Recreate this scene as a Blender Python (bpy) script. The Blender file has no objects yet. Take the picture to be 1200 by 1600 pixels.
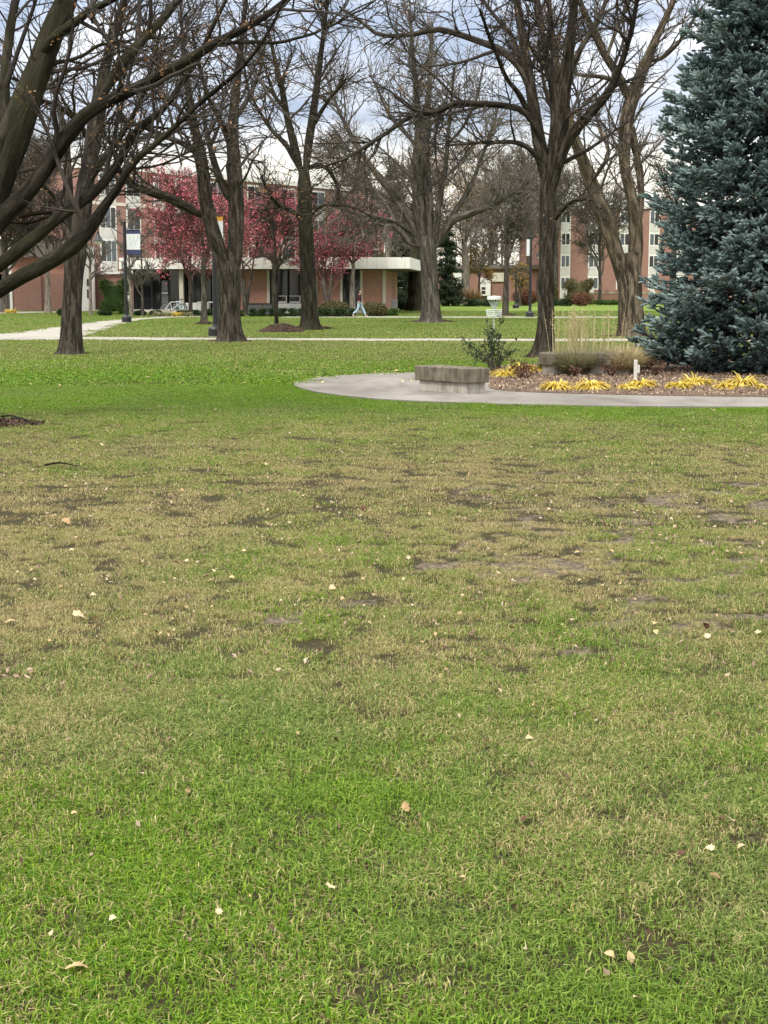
import bpy, bmesh, math
import numpy as np
from mathutils import Vector

S = bpy.context.scene
COL = S.collection
R = math.radians

# ------------------------------------------------------------------ camera
F_PX, CAM_H = 2300.0, 1.6                       # focal length in photo pixels, eye height
PITCH = math.atan(342.0 / F_PX)
cam_d = bpy.data.cameras.new('camera')
cam_d.sensor_fit = 'VERTICAL'
cam_d.sensor_height = 24.0
cam_d.lens = F_PX / 1600.0 * 24.0
cam_d.clip_start, cam_d.clip_end = 0.1, 6000.0
cam = bpy.data.objects.new('camera', cam_d)
cam.location = (0, 0, CAM_H)
cam.rotation_euler = (R(90) - PITCH, 0, 0)
COL.objects.link(cam)
S.camera = cam

# ------------------------------------------------------------------ sky, sun, exposure
SUN_EL, SUN_AZ = 48.0, 205.0                    # azimuth clockwise from +Y (behind and left of the camera)
w = bpy.data.worlds.new('World')
S.world = w
w.use_nodes = True
nt = w.node_tree
nt.nodes.clear()
N = nt.nodes.new
L = nt.links.new
out = N('ShaderNodeOutputWorld')
sky = N('ShaderNodeTexSky')
sky.sky_type = 'NISHITA'
sky.sun_disc = False
sky.sun_elevation = R(SUN_EL)
sky.sun_rotation = R(SUN_AZ)
bg_sky = N('ShaderNodeBackground')
bg_sky.inputs[1].default_value = 0.12
L(sky.outputs[0], bg_sky.inputs[0])
tc = N('ShaderNodeTexCoord')
sep = N('ShaderNodeSeparateXYZ')
L(tc.outputs['Generated'], sep.inputs[0])
# cloud deck: noise on the sky direction, flattened towards the horizon
zc = N('ShaderNodeMath'); zc.operation = 'ADD'; zc.inputs[1].default_value = 0.16
L(sep.outputs[2], zc.inputs[0])
dv = N('ShaderNodeVectorMath'); dv.operation = 'DIVIDE'
cmb = N('ShaderNodeCombineXYZ')
for i in range(3):
    L(zc.outputs[0], cmb.inputs[i])
L(tc.outputs['Generated'], dv.inputs[0]); L(cmb.outputs[0], dv.inputs[1])
nz = N('ShaderNodeTexNoise')
nz.inputs['Scale'].default_value = 2.6
nz.inputs['Detail'].default_value = 6
nz.inputs['Roughness'].default_value = 0.55
nz.inputs['Distortion'].default_value = 0.3
L(dv.outputs[0], nz.inputs['Vector'])
cr = N('ShaderNodeValToRGB')
cr.color_ramp.elements[0].position = 0.43
cr.color_ramp.elements[0].color = (0.42, 0.49, 0.63, 1)
cr.color_ramp.elements[1].position = 0.68
cr.color_ramp.elements[1].color = (0.88, 0.90, 0.95, 1)
L(nz.outputs[0], cr.inputs[0])
# the break of bright cream light low over the horizon
lo = N('ShaderNodeMapRange'); lo.interpolation_type = 'SMOOTHSTEP'
lo.inputs['From Min'].default_value = 0.120
lo.inputs['From Max'].default_value = 0.07
L(sep.outputs[2], lo.inputs['Value'])
mxc = N('ShaderNodeMix'); mxc.data_type = 'RGBA'
mxc.inputs[7].default_value = (1.15, 1.08, 0.93, 1)
L(lo.outputs[0], mxc.inputs[0]); L(cr.outputs[0], mxc.inputs[6])
# overcast sky is about three times brighter overhead than near the horizon
up = N('ShaderNodeMapRange')
up.inputs['From Min'].default_value = 0.10
up.inputs['From Max'].default_value = 1.0
up.inputs['To Min'].default_value = 0.70
up.inputs['To Max'].default_value = 2.1
L(sep.outputs[2], up.inputs['Value'])
hi = N('ShaderNodeMapRange'); hi.interpolation_type = 'SMOOTHSTEP'   # a whiter deck higher up
hi.inputs['From Min'].default_value = 0.22
hi.inputs['From Max'].default_value = 0.55
L(sep.outputs[2], hi.inputs['Value'])
mxh = N('ShaderNodeMix'); mxh.data_type = 'RGBA'
mxh.inputs[7].default_value = (1.0, 0.965, 0.90, 1)
L(hi.outputs[0], mxh.inputs[0]); L(mxc.outputs[2], mxh.inputs[6])
bg_cl = N('ShaderNodeBackground')
L(mxh.outputs[2], bg_cl.inputs[0]); L(up.outputs[0], bg_cl.inputs[1])
ms = N('ShaderNodeMixShader'); ms.inputs[0].default_value = 0.9
L(bg_sky.outputs[0], ms.inputs[1]); L(bg_cl.outputs[0], ms.inputs[2])
L(ms.outputs[0], out.inputs[0])

sun_d = bpy.data.lights.new('sun', 'SUN')
sun_d.energy = 1.5
sun_d.angle = R(14)
sun_d.color = (1.0, 0.95, 0.87)
sun = bpy.data.objects.new('sun', sun_d)
to_sun = Vector((math.sin(R(SUN_AZ)) * math.cos(R(SUN_EL)), math.cos(R(SUN_AZ)) * math.cos(R(SUN_EL)), math.sin(R(SUN_EL))))
sun.rotation_euler = to_sun.to_track_quat('Z', 'Y').to_euler()
sun.location = (0, 0, 40)
COL.objects.link(sun)
S.view_settings.view_transform = 'Standard'
S.view_settings.look = 'None'
S.view_settings.exposure = 0.75
S.view_settings.gamma = 1.0

# ------------------------------------------------------------------ pixel -> place
CP, SP = math.cos(PITCH), math.sin(PITCH)


def ray(px, py):
    a = (px - 600.0) / F_PX
    b = -(py - 800.0) / F_PX
    return np.array([a, CP + b * SP, -SP + b * CP])


def at(px, py, Y):
    d = ray(px, py)
    return np.array([0, 0, CAM_H]) + d * (Y / d[1])


def zt(y):
    y = np.asarray(y, float)
    return 0.009 * np.clip(y - 97, 0, 170)


def gp(px, py):                                 # where the ray meets the ground
    d = ray(px, py)
    t = CAM_H / max(-d[2], 1e-4)
    for _ in range(40):
        t = (CAM_H - float(zt(d[1] * t))) / max(-d[2], 1e-4)
    return np.array([d[0] * t, d[1] * t, float(zt(d[1] * t))])


def project(x, y, z):
    zr = z - CAM_H
    dep = y * CP - zr * SP
    upv = y * SP + zr * CP
    return 600 + F_PX * x / dep, 800 - F_PX * upv / dep


# ------------------------------------------------------------------ mesh helpers
class MB:
    """collects vertices and faces and links them as ONE mesh object"""

    def __init__(s):
        s.v, s.f, s.n, s.r = [], [], 0, []

    def add(s, verts, faces, uv=None, rnd=None):
        verts = np.asarray(verts, float).reshape(-1, 3)
        faces = np.asarray(faces, np.int64)
        s.v.append(verts)
        s.r.append(np.zeros(len(verts)) if rnd is None else np.broadcast_to(np.asarray(rnd, float), (len(verts),)))
        s.f.append((faces + s.n, uv))
        s.n += len(verts)
        return s

    def mesh(s, name, smooth=False):
        V = np.concatenate(s.v)
        lv, ls, lt, uvs, off = [], [], [], [], 0
        for f, uv in s.f:
            k = f.shape[1]
            lv.append(f.ravel())
            ls.append(off + np.arange(len(f)) * k)
            lt.append(np.full(len(f), k))
            uvs.append(np.zeros((f.size, 2)) if uv is None else np.asarray(uv).reshape(-1, 2))
            off += f.size
        me = bpy.data.meshes.new(name)
        me.vertices.add(len(V))
        me.vertices.foreach_set('co', V.astype(np.float32).ravel())
        me.loops.add(off)
        me.loops.foreach_set('vertex_index', np.concatenate(lv).astype(np.int32))
        ls = np.concatenate(ls).astype(np.int32)
        me.polygons.add(len(ls))
        me.polygons.foreach_set('loop_start', ls)
        me.polygons.foreach_set('loop_total', np.concatenate(lt).astype(np.int32))
        me.polygons.foreach_set('use_smooth', np.full(len(ls), bool(smooth)))
        ul = me.uv_layers.new(name='UVMap')
        ul.data.foreach_set('uv', np.concatenate(uvs).astype(np.float32).ravel())
        at_ = me.attributes.new('rnd', 'FLOAT', 'POINT')
        at_.data.foreach_set('value', np.concatenate(s.r).astype(np.float32))
        me.update()
        me.validate()
        return me

    def build(s, name, mat, parent=None, smooth=False):
        o = bpy.data.objects.new(name, s.mesh(name, smooth))
        o.data.materials.append(mat)
        COL.objects.link(o)
        if parent:
            o.parent = parent
        return o

    def box(s, x0, x1, y0, y1, z0, z1, bev=0.0):
        if bev <= 0:
            v = [(x, y, z) for z in (z0, z1) for x, y in ((x0, y0), (x1, y0), (x1, y1), (x0, y1))]
            return s.add(v, [(3, 2, 1, 0), (4, 5, 6, 7), (0, 1, 5, 4), (1, 2, 6, 5), (2, 3, 7, 6), (3, 0, 4, 7)])
        b = bev
        ring = lambda i: [(x0 + i, y0), (x1 - i, y0), (x1, y0 + i), (x1, y1 - i), (x1 - i, y1), (x0 + i, y1), (x0, y1 - i), (x0, y0 + i)]
        def rr(ins, z):
            return [(min(max(x, x0 + ins), x1 - ins), min(max(y, y0 + ins), y1 - ins), z) for x, y in ring(b)]
        v = rr(b, z0) + rr(0, z0 + b) + rr(0, z1 - b) + rr(b, z1)
        f = []
        for k in range(3):
            for j in range(8):
                f.append((k * 8 + j, k * 8 + (j + 1) % 8, k * 8 + 8 + (j + 1) % 8, k * 8 + 8 + j))
        s.add(v, f)
        c = [((x0 + x1) / 2, (y0 + y1) / 2, z0), ((x0 + x1) / 2, (y0 + y1) / 2, z1)]
        vv = v[:8] + v[24:] + c
        g = [((j + 1) % 8, j, 16) for j in range(8)] + [(8 + j, 8 + (j + 1) % 8, 17) for j in range(8)]
        return s.add(vv, g)

    def lathe(s, prof, n=24, c=(0, 0, 0), cap=True):
        """prof: list of (radius, z)"""
        a = np.linspace(0, 2 * np.pi, n, endpoint=False)
        v = np.concatenate([np.stack([c[0] + r * np.cos(a), c[1] + r * np.sin(a), np.full(n, c[2] + z)], 1) for r, z in prof])
        f = []
        for k in range(len(prof) - 1):
            for j in range(n):
                j2 = (j + 1) % n
                f.append((k * n + j, k * n + j2, (k + 1) * n + j2, (k + 1) * n + j))
        return s.add(v, f)


def tubes(mb, pts, rad, sides=6, rnd=None, ridge=0.0, rng=None, flare=0.0, cap=False):
    """batch of tubes: pts (n,p,3), rad (n,p)"""
    pts = np.asarray(pts, float)
    rad = np.asarray(rad, float)
    n, p, _ = pts.shape
    T = np.empty_like(pts)
    T[:, 1:-1] = pts[:, 2:] - pts[:, :-2]
    T[:, 0] = pts[:, 1] - pts[:, 0]
    T[:, -1] = pts[:, -1] - pts[:, -2]
    T /= np.linalg.norm(T, axis=2, keepdims=True) + 1e-9
    mean = np.abs(T.mean(1))
    ref = np.eye(3)[np.argmin(mean, 1)]
    A = np.cross(T, ref[:, None, :])
    A /= np.linalg.norm(A, axis=2, keepdims=True) + 1e-9
    B = np.cross(T, A)
    ang = np.arange(sides) / sides * 2 * np.pi
    seg = np.linalg.norm(np.diff(pts, axis=1), axis=2)
    ln = np.concatenate([np.zeros((n, 1)), np.cumsum(seg, 1)], 1)
    rr = np.repeat(rad[:, :, None], sides, 2)
    if ridge > 0:
        for k, amp in ((2, .5), (3, .6), (5, .6), (8, .5), (11, .5)):
            if k * 2.2 > sides:
                break
            ph = rng.uniform(0, 6.28, (n, 1, 1))
            dr = np.cumsum(rng.normal(0, .22, (n, p)), 1)[:, :, None]
            md = 0.6 + 0.4 * np.sin(ln[:, :, None] * rng.uniform(.8, 2.2) + rng.uniform(0, 6))
            rr = rr * (1 + ridge * amp * md * np.sin(k * ang[None, None, :] + ph + dr))
    if flare > 0:
        fl = np.exp(-ln / flare)[:, :, None]
        lob = np.zeros(sides)
        for _ in range(6):
            lob = np.maximum(lob, np.maximum(0, np.cos(ang - rng.uniform(0, 6.28))) ** 10 * rng.uniform(.5, 1))
        rr = rr * (1 + fl * (lob[None, None, :] * .75 - .15))
    V = pts[:, :, None, :] + rr[..., None] * (np.cos(ang)[None, None, :, None] * A[:, :, None, :] + np.sin(ang)[None, None, :, None] * B[:, :, None, :])
    idx = np.arange(n * p * sides).reshape(n, p, sides)
    nx = np.roll(idx, -1, 2)
    Fq = np.stack([idx[:, :-1], nx[:, :-1], nx[:, 1:], idx[:, 1:]], -1).reshape(-1, 4)
    circ = 2 * np.pi * rad.mean(1)
    u0 = (ang / (2 * np.pi))[None, None, :] * circ[:, None, None] * np.ones((n, p - 1, 1))
    u1 = u0 + (circ / sides)[:, None, None]
    v0 = np.repeat(ln[:, :-1, None], sides, 2)
    v1 = np.repeat(ln[:, 1:, None], sides, 2)
    uv = np.stack([np.stack([u0, v0], -1), np.stack([u1, v0], -1), np.stack([u1, v1], -1), np.stack([u0, v1], -1)], 3)
    rn = np.repeat((np.random.default_rng(n).random(n) if rnd is None else np.broadcast_to(rnd, (n,))), p * sides)
    mb.add(V.reshape(-1, 3), Fq, uv.reshape(-1, 2), rn)
    if cap:
        for e, flip in ((0, True), (p - 1, False)):
            for i in range(n):
                ids = idx[i, e]
                c = pts[i, e]
                vv = np.concatenate([V[i, e], c[None]])
                fc = [((j + 1) % sides, j, sides) if flip else (j, (j + 1) % sides, sides) for j in range(sides)]
                mb.add(vv, fc, None, rn[0])


def pipe(mb, pts, r, sides=8, cap=True):
    pts = np.asarray(pts, float)[None]
    rad = np.broadcast_to(np.asarray(r, float), (1, pts.shape[1]))
    tubes(mb, pts, rad, sides, cap=cap)
    return mb


def smooth_line(P, n):
    """Catmull-Rom through P (k,d) resampled evenly to n points"""
    P = np.asarray(P, float)
    Q = np.concatenate([2 * P[:1] - P[1:2], P, 2 * P[-1:] - P[-2:-1]])
    o = []
    for i in range(len(P) - 1):
        t = np.linspace(0, 1, 12, endpoint=False)[:, None]
        a, b, c, d = Q[i], Q[i + 1], Q[i + 2], Q[i + 3]
        o.append(.5 * (2 * b + (c - a) * t + (2 * a - 5 * b + 4 * c - d) * t ** 2 + (3 * b - a - 3 * c + d) * t ** 3))
    o.append(P[-1:])
    o = np.concatenate(o)
    s = np.concatenate([[0], np.cumsum(np.linalg.norm(np.diff(o[:, :3], axis=0), axis=1))])
    q = np.linspace(0, s[-1], n)
    return np.stack([np.interp(q, s, o[:, k]) for k in range(o.shape[1])], 1)


def tag(o, label=None, cat=None, group=None, kind=None):
    if label: o['label'] = label
    if cat: o['category'] = cat
    if group: o['group'] = group
    if kind: o['kind'] = kind
    return o


def thing(name, label, cat, loc=(0, 0, 0), rotz=0.0, group=None):
    o = bpy.data.objects.new(name, None)
    COL.objects.link(o)
    o.empty_display_size = 0.3
    o.location = loc
    o.rotation_euler = (0, 0, rotz)
    return tag(o, label, cat, group)


def copy_tree(root, loc, rotz=0.0, scale=None, label=None):
    r = root.copy()
    COL.objects.link(r)
    r.location = loc
    r.rotation_euler = (0, 0, rotz)
    if scale is not None: r.scale = scale
    if label: r['label'] = label
    for ch in list(root.children):
        c = ch.copy()
        COL.objects.link(c)
        c.parent = r
        for g in list(ch.children):
            d = g.copy()
            COL.objects.link(d)
            d.parent = c
    return r


# ------------------------------------------------------------------ materials
def new_mat(name):
    m = bpy.data.materials.new(name)
    m.use_nodes = True
    m.node_tree.nodes.clear()
    return m, m.node_tree.nodes.new, m.node_tree.links.new


def finish(m, shader_socket):
    o = m.node_tree.nodes.new('ShaderNodeOutputMaterial')
    m.node_tree.links.new(shader_socket, o.inputs[0])
    return m


def ramp(N_, L_, src, stops):
    c = N_('ShaderNodeValToRGB')
    e = c.color_ramp.elements
    while len(e) < len(stops): e.new(0.5)
    for el, (p, col) in zip(e, stops):
        el.position = p
        el.color = (*col, 1)
    L_(src, c.inputs[0])
    return c.outputs[0]


def noise(N_, L_, vec, scale, detail=4, rough=0.55, dist=0.0):
    n = N_('ShaderNodeTexNoise')
    n.inputs['Scale'].default_value = scale
    n.inputs['Detail'].default_value = detail
    n.inputs['Roughness'].default_value = rough
    n.inputs['Distortion'].default_value = dist
    if vec is not None: L_(vec, n.inputs['Vector'])
    return n.outputs[0]


def mapping(N_, L_, vec, scale):
    mp = N_('ShaderNodeMapping')
    mp.inputs['Scale'].default_value = scale
    L_(vec, mp.inputs[0])
    return mp.outputs[0]


def mixc(N_, L_, fac, a, b, mode='MIX'):
    x = N_('ShaderNodeMix')
    x.data_type = 'RGBA'
    x.blend_type = mode
    for s_, v in ((x.inputs[0], fac), (x.inputs[6], a), (x.inputs[7], b)):
        if hasattr(v, 'links'): L_(v, s_)
        elif isinstance(v, (int, float)): s_.default_value = v
        else: s_.default_value = (*v, 1)
    return x.outputs[2]


def mth(N_, L_, op, a, b=None, c=None, clamp=False):
    x = N_('ShaderNodeMath')
    x.operation = op
    x.use_clamp = clamp
    for i, v in enumerate((a, b, c)):
        if v is None: continue
        if hasattr(v, 'links'): L_(v, x.inputs[i])
        else: x.inputs[i].default_value = v
    return x.outputs[0]


def principled(N_, L_, col, rough=0.8, bump=None, bump_d=0.02, bump_s=0.6, metal=0.0, spec=0.3):
    b = N_('ShaderNodeBsdfPrincipled')
    if hasattr(col, 'links'): L_(col, b.inputs['Base Color'])
    else: b.inputs['Base Color'].default_value = (*col, 1)
    b.inputs['Roughness'].default_value = rough
    b.inputs['Metallic'].default_value = metal
    b.inputs['Specular IOR Level'].default_value = spec
    if bump is not None:
        bp = N_('ShaderNodeBump')
        bp.inputs['Strength'].default_value = bump_s
        bp.inputs['Distance'].default_value = bump_d
        L_(bump, bp.inputs['Height'])
        L_(bp.outputs[0], b.inputs['Normal'])
    return b.outputs[0]


def plain(name, col, rough=0.7, var=0.12, scale=6.0, metal=0.0, spec=0.3, bump_d=0.003):
    m, N_, L_ = new_mat(name)
    t = N_('ShaderNodeTexCoord').outputs['Object']
    n = noise(N_, L_, t, scale, 5)
    c = ramp(N_, L_, n, [(0.25, tuple(x * (1 - var) for x in col)), (0.75, tuple(min(1, x * (1 + var)) for x in col))])
    return finish(m, principled(N_, L_, c, rough, n, bump_d, 0.4, metal, spec))


def attr(N_, name, kind='GEOMETRY'):
    a = N_('ShaderNodeAttribute')
    a.attribute_name = name
    a.attribute_type = kind
    return a.outputs['Fac']


def bark(name, dark, light, scale=1.0, moss=None, spec=0.1):
    m, N_, L_ = new_mat(name)
    uv = N_('ShaderNodeUVMap').outputs[0]
    st = mapping(N_, L_, uv, (11 * scale, 1.6 * scale, 1))
    n1 = noise(N_, L_, st, 1.0, 7, 0.62, 0.7)
    n2 = noise(N_, L_, N_('ShaderNodeTexCoord').outputs['Object'], 0.9, 5, .6)
    st2 = mapping(N_, L_, uv, (38 * scale, 9 * scale, 1))
    n3 = noise(N_, L_, st2, 1.0, 4, 0.6, 0.5)
    h = mth(N_, L_, 'ADD', n1, mth(N_, L_, 'MULTIPLY', n3, 0.35))
    c = ramp(N_, L_, h, [(0.52, tuple(x * .3 for x in dark)), (0.65, dark), (0.84, light)])
    c = mixc(N_, L_, mth(N_, L_, 'MULTIPLY', n2, 0.75), c, tuple(x * .62 for x in dark))
    if moss:
        mk = ramp(N_, L_, noise(N_, L_, N_('ShaderNodeTexCoord').outputs['Object'], 0.55, 4, .6), [(0.48, (0, 0, 0)), (0.68, (.55, .55, .55))])
        c = mixc(N_, L_, mk, c, moss)
    return finish(m, principled(N_, L_, c, 0.95, h, 0.05, 0.9, spec=spec))


def leafy(name, cols, rough=0.6, trans=0.25, spec=0.2):
    """foliage: colour picked per leaf by the 'rnd' attribute; some light passes through"""
    m, N_, L_ = new_mat(name)
    c = ramp(N_, L_, attr(N_, 'rnd'), [(i / max(1, len(cols) - 1), k) for i, k in enumerate(cols)])
    p = principled(N_, L_, c, rough, spec=spec)
    t = N_('ShaderNodeBsdfTranslucent')
    L_(c, t.inputs[0])
    mx = N_('ShaderNodeMixShader')
    mx.inputs[0].default_value = trans
    L_(p, mx.inputs[1]); L_(t.outputs[0], mx.inputs[2])
    return finish(m, mx.outputs[0])


def brick(name, c1, c2, mortar):
    m, N_, L_ = new_mat(name)
    o = N_('ShaderNodeTexCoord').outputs['Object']
    sp = N_('ShaderNodeSeparateXYZ'); L_(o, sp.inputs[0])
    cb = N_('ShaderNodeCombineXYZ')
    L_(mth(N_, L_, 'ADD', sp.outputs[0], sp.outputs[1]), cb.inputs[0]); L_(sp.outputs[2], cb.inputs[1])
    b = N_('ShaderNodeTexBrick')
    b.inputs['Scale'].default_value = 1.0
    b.inputs['Brick Width'].default_value = 0.22
    b.inputs['Row Height'].default_value = 0.075
    b.inputs['Mortar Size'].default_value = 0.008
    b.inputs['Color1'].default_value = (*c1, 1)
    b.inputs['Color2'].default_value = (*c2, 1)
    b.inputs['Mortar'].default_value = (*mortar, 1)
    L_(cb.outputs[0], b.inputs['Vector'])
    n = noise(N_, L_, o, 0.45, 5, .6)
    c = mixc(N_, L_, mth(N_, L_, 'MULTIPLY', n, 0.5), b.outputs[0], tuple(x * .7 for x in c1))
    return finish(m, principled(N_, L_, c, 0.9, spec=0.15))


M = {}
M['bark_dark'] = bark('bark_dark', (0.024, 0.021, 0.016), (0.075, 0.066, 0.051), 1.0, (0.055, 0.055, 0.025))
M['bark_brown'] = bark('bark_brown', (0.040, 0.034, 0.026), (0.145, 0.126, 0.10), 1.2)
M['bark_grey'] = bark('bark_grey', (0.072, 0.063, 0.053), (0.20, 0.175, 0.147), 0.8)
M['bark_tan'] = bark('bark_tan', (0.058, 0.046, 0.033), (0.30, 0.245, 0.175), 0.8, (0.10, 0.085, 0.05))
M['bark_pale'] = bark('bark_pale', (0.20, 0.17, 0.14), (0.38, 0.33, 0.28), 1.0)
M['twig_dark'] = plain('twig_dark', (0.044, 0.036, 0.029), 0.9, 0.3, 2)
M['twig_brown'] = plain('twig_brown', (0.078, 0.065, 0.054), 0.9, 0.3, 2)
M['twig_grey'] = plain('twig_grey', (0.115, 0.100, 0.086), 0.9, 0.3, 2)
M['twig_red'] = plain('twig_red', (0.11, 0.055, 0.048), 0.9, 0.3, 2)
M['dead_leaf'] = leafy('dead_leaf', [(0.16, 0.075, 0.03), (0.34, 0.18, 0.07), (0.42, 0.27, 0.14)], 0.7)
M['orange_leaf'] = leafy('orange_leaf', [(0.19, 0.115, 0.07), (0.32, 0.21, 0.125), (0.42, 0.30, 0.19)], 0.7)
M['far_wood'] = leafy('far_wood', [(0.07, 0.055, 0.045), (0.13, 0.105, 0.085), (0.19, 0.15, 0.11)], 0.9, 0.15)
M['gold_leaf'] = leafy('gold_leaf', [(0.16, 0.10, 0.02), (0.30, 0.18, 0.03), (0.40, 0.26, 0.05)], 0.7)
M['berry'] = leafy('berry', [(0.24, 0.10, 0.10), (0.50, 0.085, 0.135), (0.62, 0.14, 0.20), (0.62, 0.27, 0.29)], 0.45, 0.1)
M['yellow_leaf'] = leafy('yellow_leaf', [(0.36, 0.30, 0.06), (0.62, 0.46, 0.06), (0.74, 0.57, 0.11), (0.80, 0.66, 0.24)], 0.55, 0.3)
M['spruce_needle'] = leafy('spruce_needle', [(0.022, 0.040, 0.038), (0.115, 0.170, 0.165), (0.27, 0.345, 0.335)], 0.55, 0.05, 0.3)
M['conifer_green'] = leafy('conifer_green', [(0.010, 0.020, 0.012), (0.025, 0.042, 0.022), (0.05, 0.07, 0.035)], 0.7, 0.05)
M['conifer_brown'] = leafy('conifer_brown', [(0.06, 0.055, 0.035), (0.10, 0.09, 0.055), (0.15, 0.13, 0.085)], 0.7, 0.1)
M['hedge_green'] = leafy('hedge_green', [(0.010, 0.022, 0.008), (0.022, 0.042, 0.012), (0.045, 0.075, 0.02)], 0.6, 0.1)
M['bush_green'] = leafy('bush_green', [(0.025, 0.05, 0.01), (0.055, 0.10, 0.02), (0.10, 0.15, 0.035)], 0.6, 0.15)
M['bush_olive'] = leafy('bush_olive', [(0.06, 0.05, 0.02), (0.11, 0.10, 0.045), (0.17, 0.16, 0.07)], 0.7, 0.15)
M['bush_red'] = leafy('bush_red', [(0.09, 0.035, 0.022), (0.17, 0.08, 0.05), (0.24, 0.13, 0.08)], 0.7, 0.15)
M['rose_leaf'] = leafy('rose_leaf', [(0.018, 0.034, 0.014), (0.04, 0.07, 0.028), (0.09, 0.115, 0.055)], 0.5, 0.15)
M['dry_grass'] = leafy('dry_grass', [(0.34, 0.27, 0.14), (0.52, 0.44, 0.25), (0.66, 0.59, 0.38)], 0.7, 0.3)
M['sage_grass'] = leafy('sage_grass', [(0.15, 0.155, 0.075), (0.29, 0.28, 0.155), (0.44, 0.41, 0.25)], 0.7, 0.3)
M['rust_grass'] = leafy('rust_grass', [(0.17, 0.09, 0.03), (0.28, 0.17, 0.075), (0.38, 0.29, 0.19)], 0.7, 0.3)
M['dried_stem'] = leafy('dried_stem', [(0.06, 0.028, 0.02), (0.14, 0.075, 0.05)], 0.8, 0.1)
M['fallen_leaf'] = leafy('fallen_leaf', [(0.36, 0.23, 0.11), (0.50, 0.37, 0.20), (0.60, 0.48, 0.31)], 0.55, 0.15)
M['brown_leaf'] = leafy('brown_leaf', [(0.10, 0.05, 0.03), (0.16, 0.09, 0.05)], 0.7, 0.1)
M['bark_chip'] = leafy('bark_chip', [(0.05, 0.032, 0.024), (0.13, 0.085, 0.065), (0.27, 0.19, 0.155)], 0.9, 0.0)
M['litter_chip'] = leafy('litter_chip', [(0.12, 0.08, 0.055), (0.26, 0.185, 0.13), (0.50, 0.39, 0.29)], 0.9, 0.0)
M['brick'] = brick('brick', (0.28, 0.140, 0.112), (0.35, 0.18, 0.145), (0.37, 0.29, 0.25))
M['brick_pink'] = brick('brick_pink', (0.44, 0.21, 0.15), (0.52, 0.27, 0.20), (0.48, 0.36, 0.30))
M['white_paint'] = plain('white_paint', (0.74, 0.73, 0.69), 0.55, 0.07, 0.8)
M['pale_panel'] = plain('pale_panel', (0.55, 0.54, 0.50), 0.6, 0.12, 0.8)
M['cream_stone'] = plain('cream_stone', (0.60, 0.55, 0.47), 0.8, 0.12, 1.2)
M['grey_roof'] = plain('grey_roof', (0.16, 0.14, 0.125), 0.9, 0.2, 1.5)
M['grey_door'] = plain('grey_door', (0.13, 0.13, 0.135), 0.5, 0.1, 2)
M['black_metal'] = plain('black_metal', (0.012, 0.012, 0.014), 0.42, 0.2, 8, spec=0.5)
M['white_metal'] = plain('white_metal', (0.76, 0.77, 0.77), 0.4, 0.05, 8, spec=0.5)
M['galvanised'] = plain('galvanised', (0.62, 0.65, 0.66), 0.38, 0.08, 20, metal=0.35, spec=0.5)
M['navy_cloth'] = plain('navy_cloth', (0.045, 0.052, 0.12), 0.8, 0.1, 6)
M['white_cloth'] = plain('white_cloth', (0.62, 0.65, 0.66), 0.8, 0.05, 6)
M['faint_grey'] = plain('faint_grey', (0.50, 0.53, 0.555), 0.8, 0.05, 6)
M['grey_cloth'] = plain('grey_cloth', (0.45, 0.49, 0.53), 0.8, 0.05, 6)
M['gold_cloth'] = plain('gold_cloth', (0.55, 0.28, 0.05), 0.8, 0.1, 6)
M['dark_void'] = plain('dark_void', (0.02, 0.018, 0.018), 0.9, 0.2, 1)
M['skin'] = plain('skin', (0.42, 0.25, 0.18), 0.6, 0.05, 30)
M['hair'] = plain('hair', (0.012, 0.009, 0.008), 0.6, 0.2, 40)
M['maroon_cloth'] = plain('maroon_cloth', (0.05, 0.014, 0.014), 0.85, 0.25, 9)
M['denim'] = plain('denim', (0.33, 0.44, 0.52), 0.85, 0.2, 9)
M['dark_cloth'] = plain('dark_cloth', (0.03, 0.035, 0.06), 0.85, 0.25, 9)
M['shoe'] = plain('shoe', (0.5, 0.48, 0.45), 0.7, 0.1, 20)
M['rubber'] = plain('rubber', (0.02, 0.02, 0.02), 0.8, 0.1, 20)
M['pale_blue'] = plain('pale_blue', (0.40, 0.55, 0.68), 0.5, 0.1, 9)

m, N_, L_ = new_mat('glass_dark')
M['glass'] = finish(m, principled(N_, L_, (0.018, 0.02, 0.022), 0.08, spec=0.5))
m, N_, L_ = new_mat('glass_blue')
M['glass_sky'] = finish(m, principled(N_, L_, (0.07, 0.09, 0.11), 0.06, spec=0.6))

# aged concrete of the benches: stains run down the sides
m, N_, L_ = new_mat('aged_concrete')
o = N_('ShaderNodeTexCoord').outputs['Object']
n1 = noise(N_, L_, o, 5.0, 8, .65)
n2 = noise(N_, L_, mapping(N_, L_, o, (9, 9, 1.3)), 1.0, 6, .6)
n3 = noise(N_, L_, o, 90.0, 3, .6)
c = ramp(N_, L_, n2, [(0.32, (0.048, 0.040, 0.028)), (0.50, (0.105, 0.090, 0.064)), (0.72, (0.19, 0.168, 0.125))])
c = mixc(N_, L_, ramp(N_, L_, n1, [(0.42, (0, 0, 0)), (0.7, (.7, .7, .7))]), c, (0.24, 0.215, 0.17))
M['aged_concrete'] = finish(m, principled(N_, L_, c, 0.92, n3, 0.004, 0.6, spec=0.2))
m, N_, L_ = new_mat('pale_concrete')
o = N_('ShaderNodeTexCoord').outputs['Object']
n2 = noise(N_, L_, mapping(N_, L_, o, (7, 7, 2)), 1.0, 6, .62)
c = ramp(N_, L_, n2, [(0.33, (0.10, 0.085, 0.065)), (0.48, (0.36, 0.33, 0.28)), (0.75, (0.50, 0.47, 0.41))])
M['pale_concrete'] = finish(m, principled(N_, L_, c, 0.9, n2, 0.006, 0.5, spec=0.2))


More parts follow.
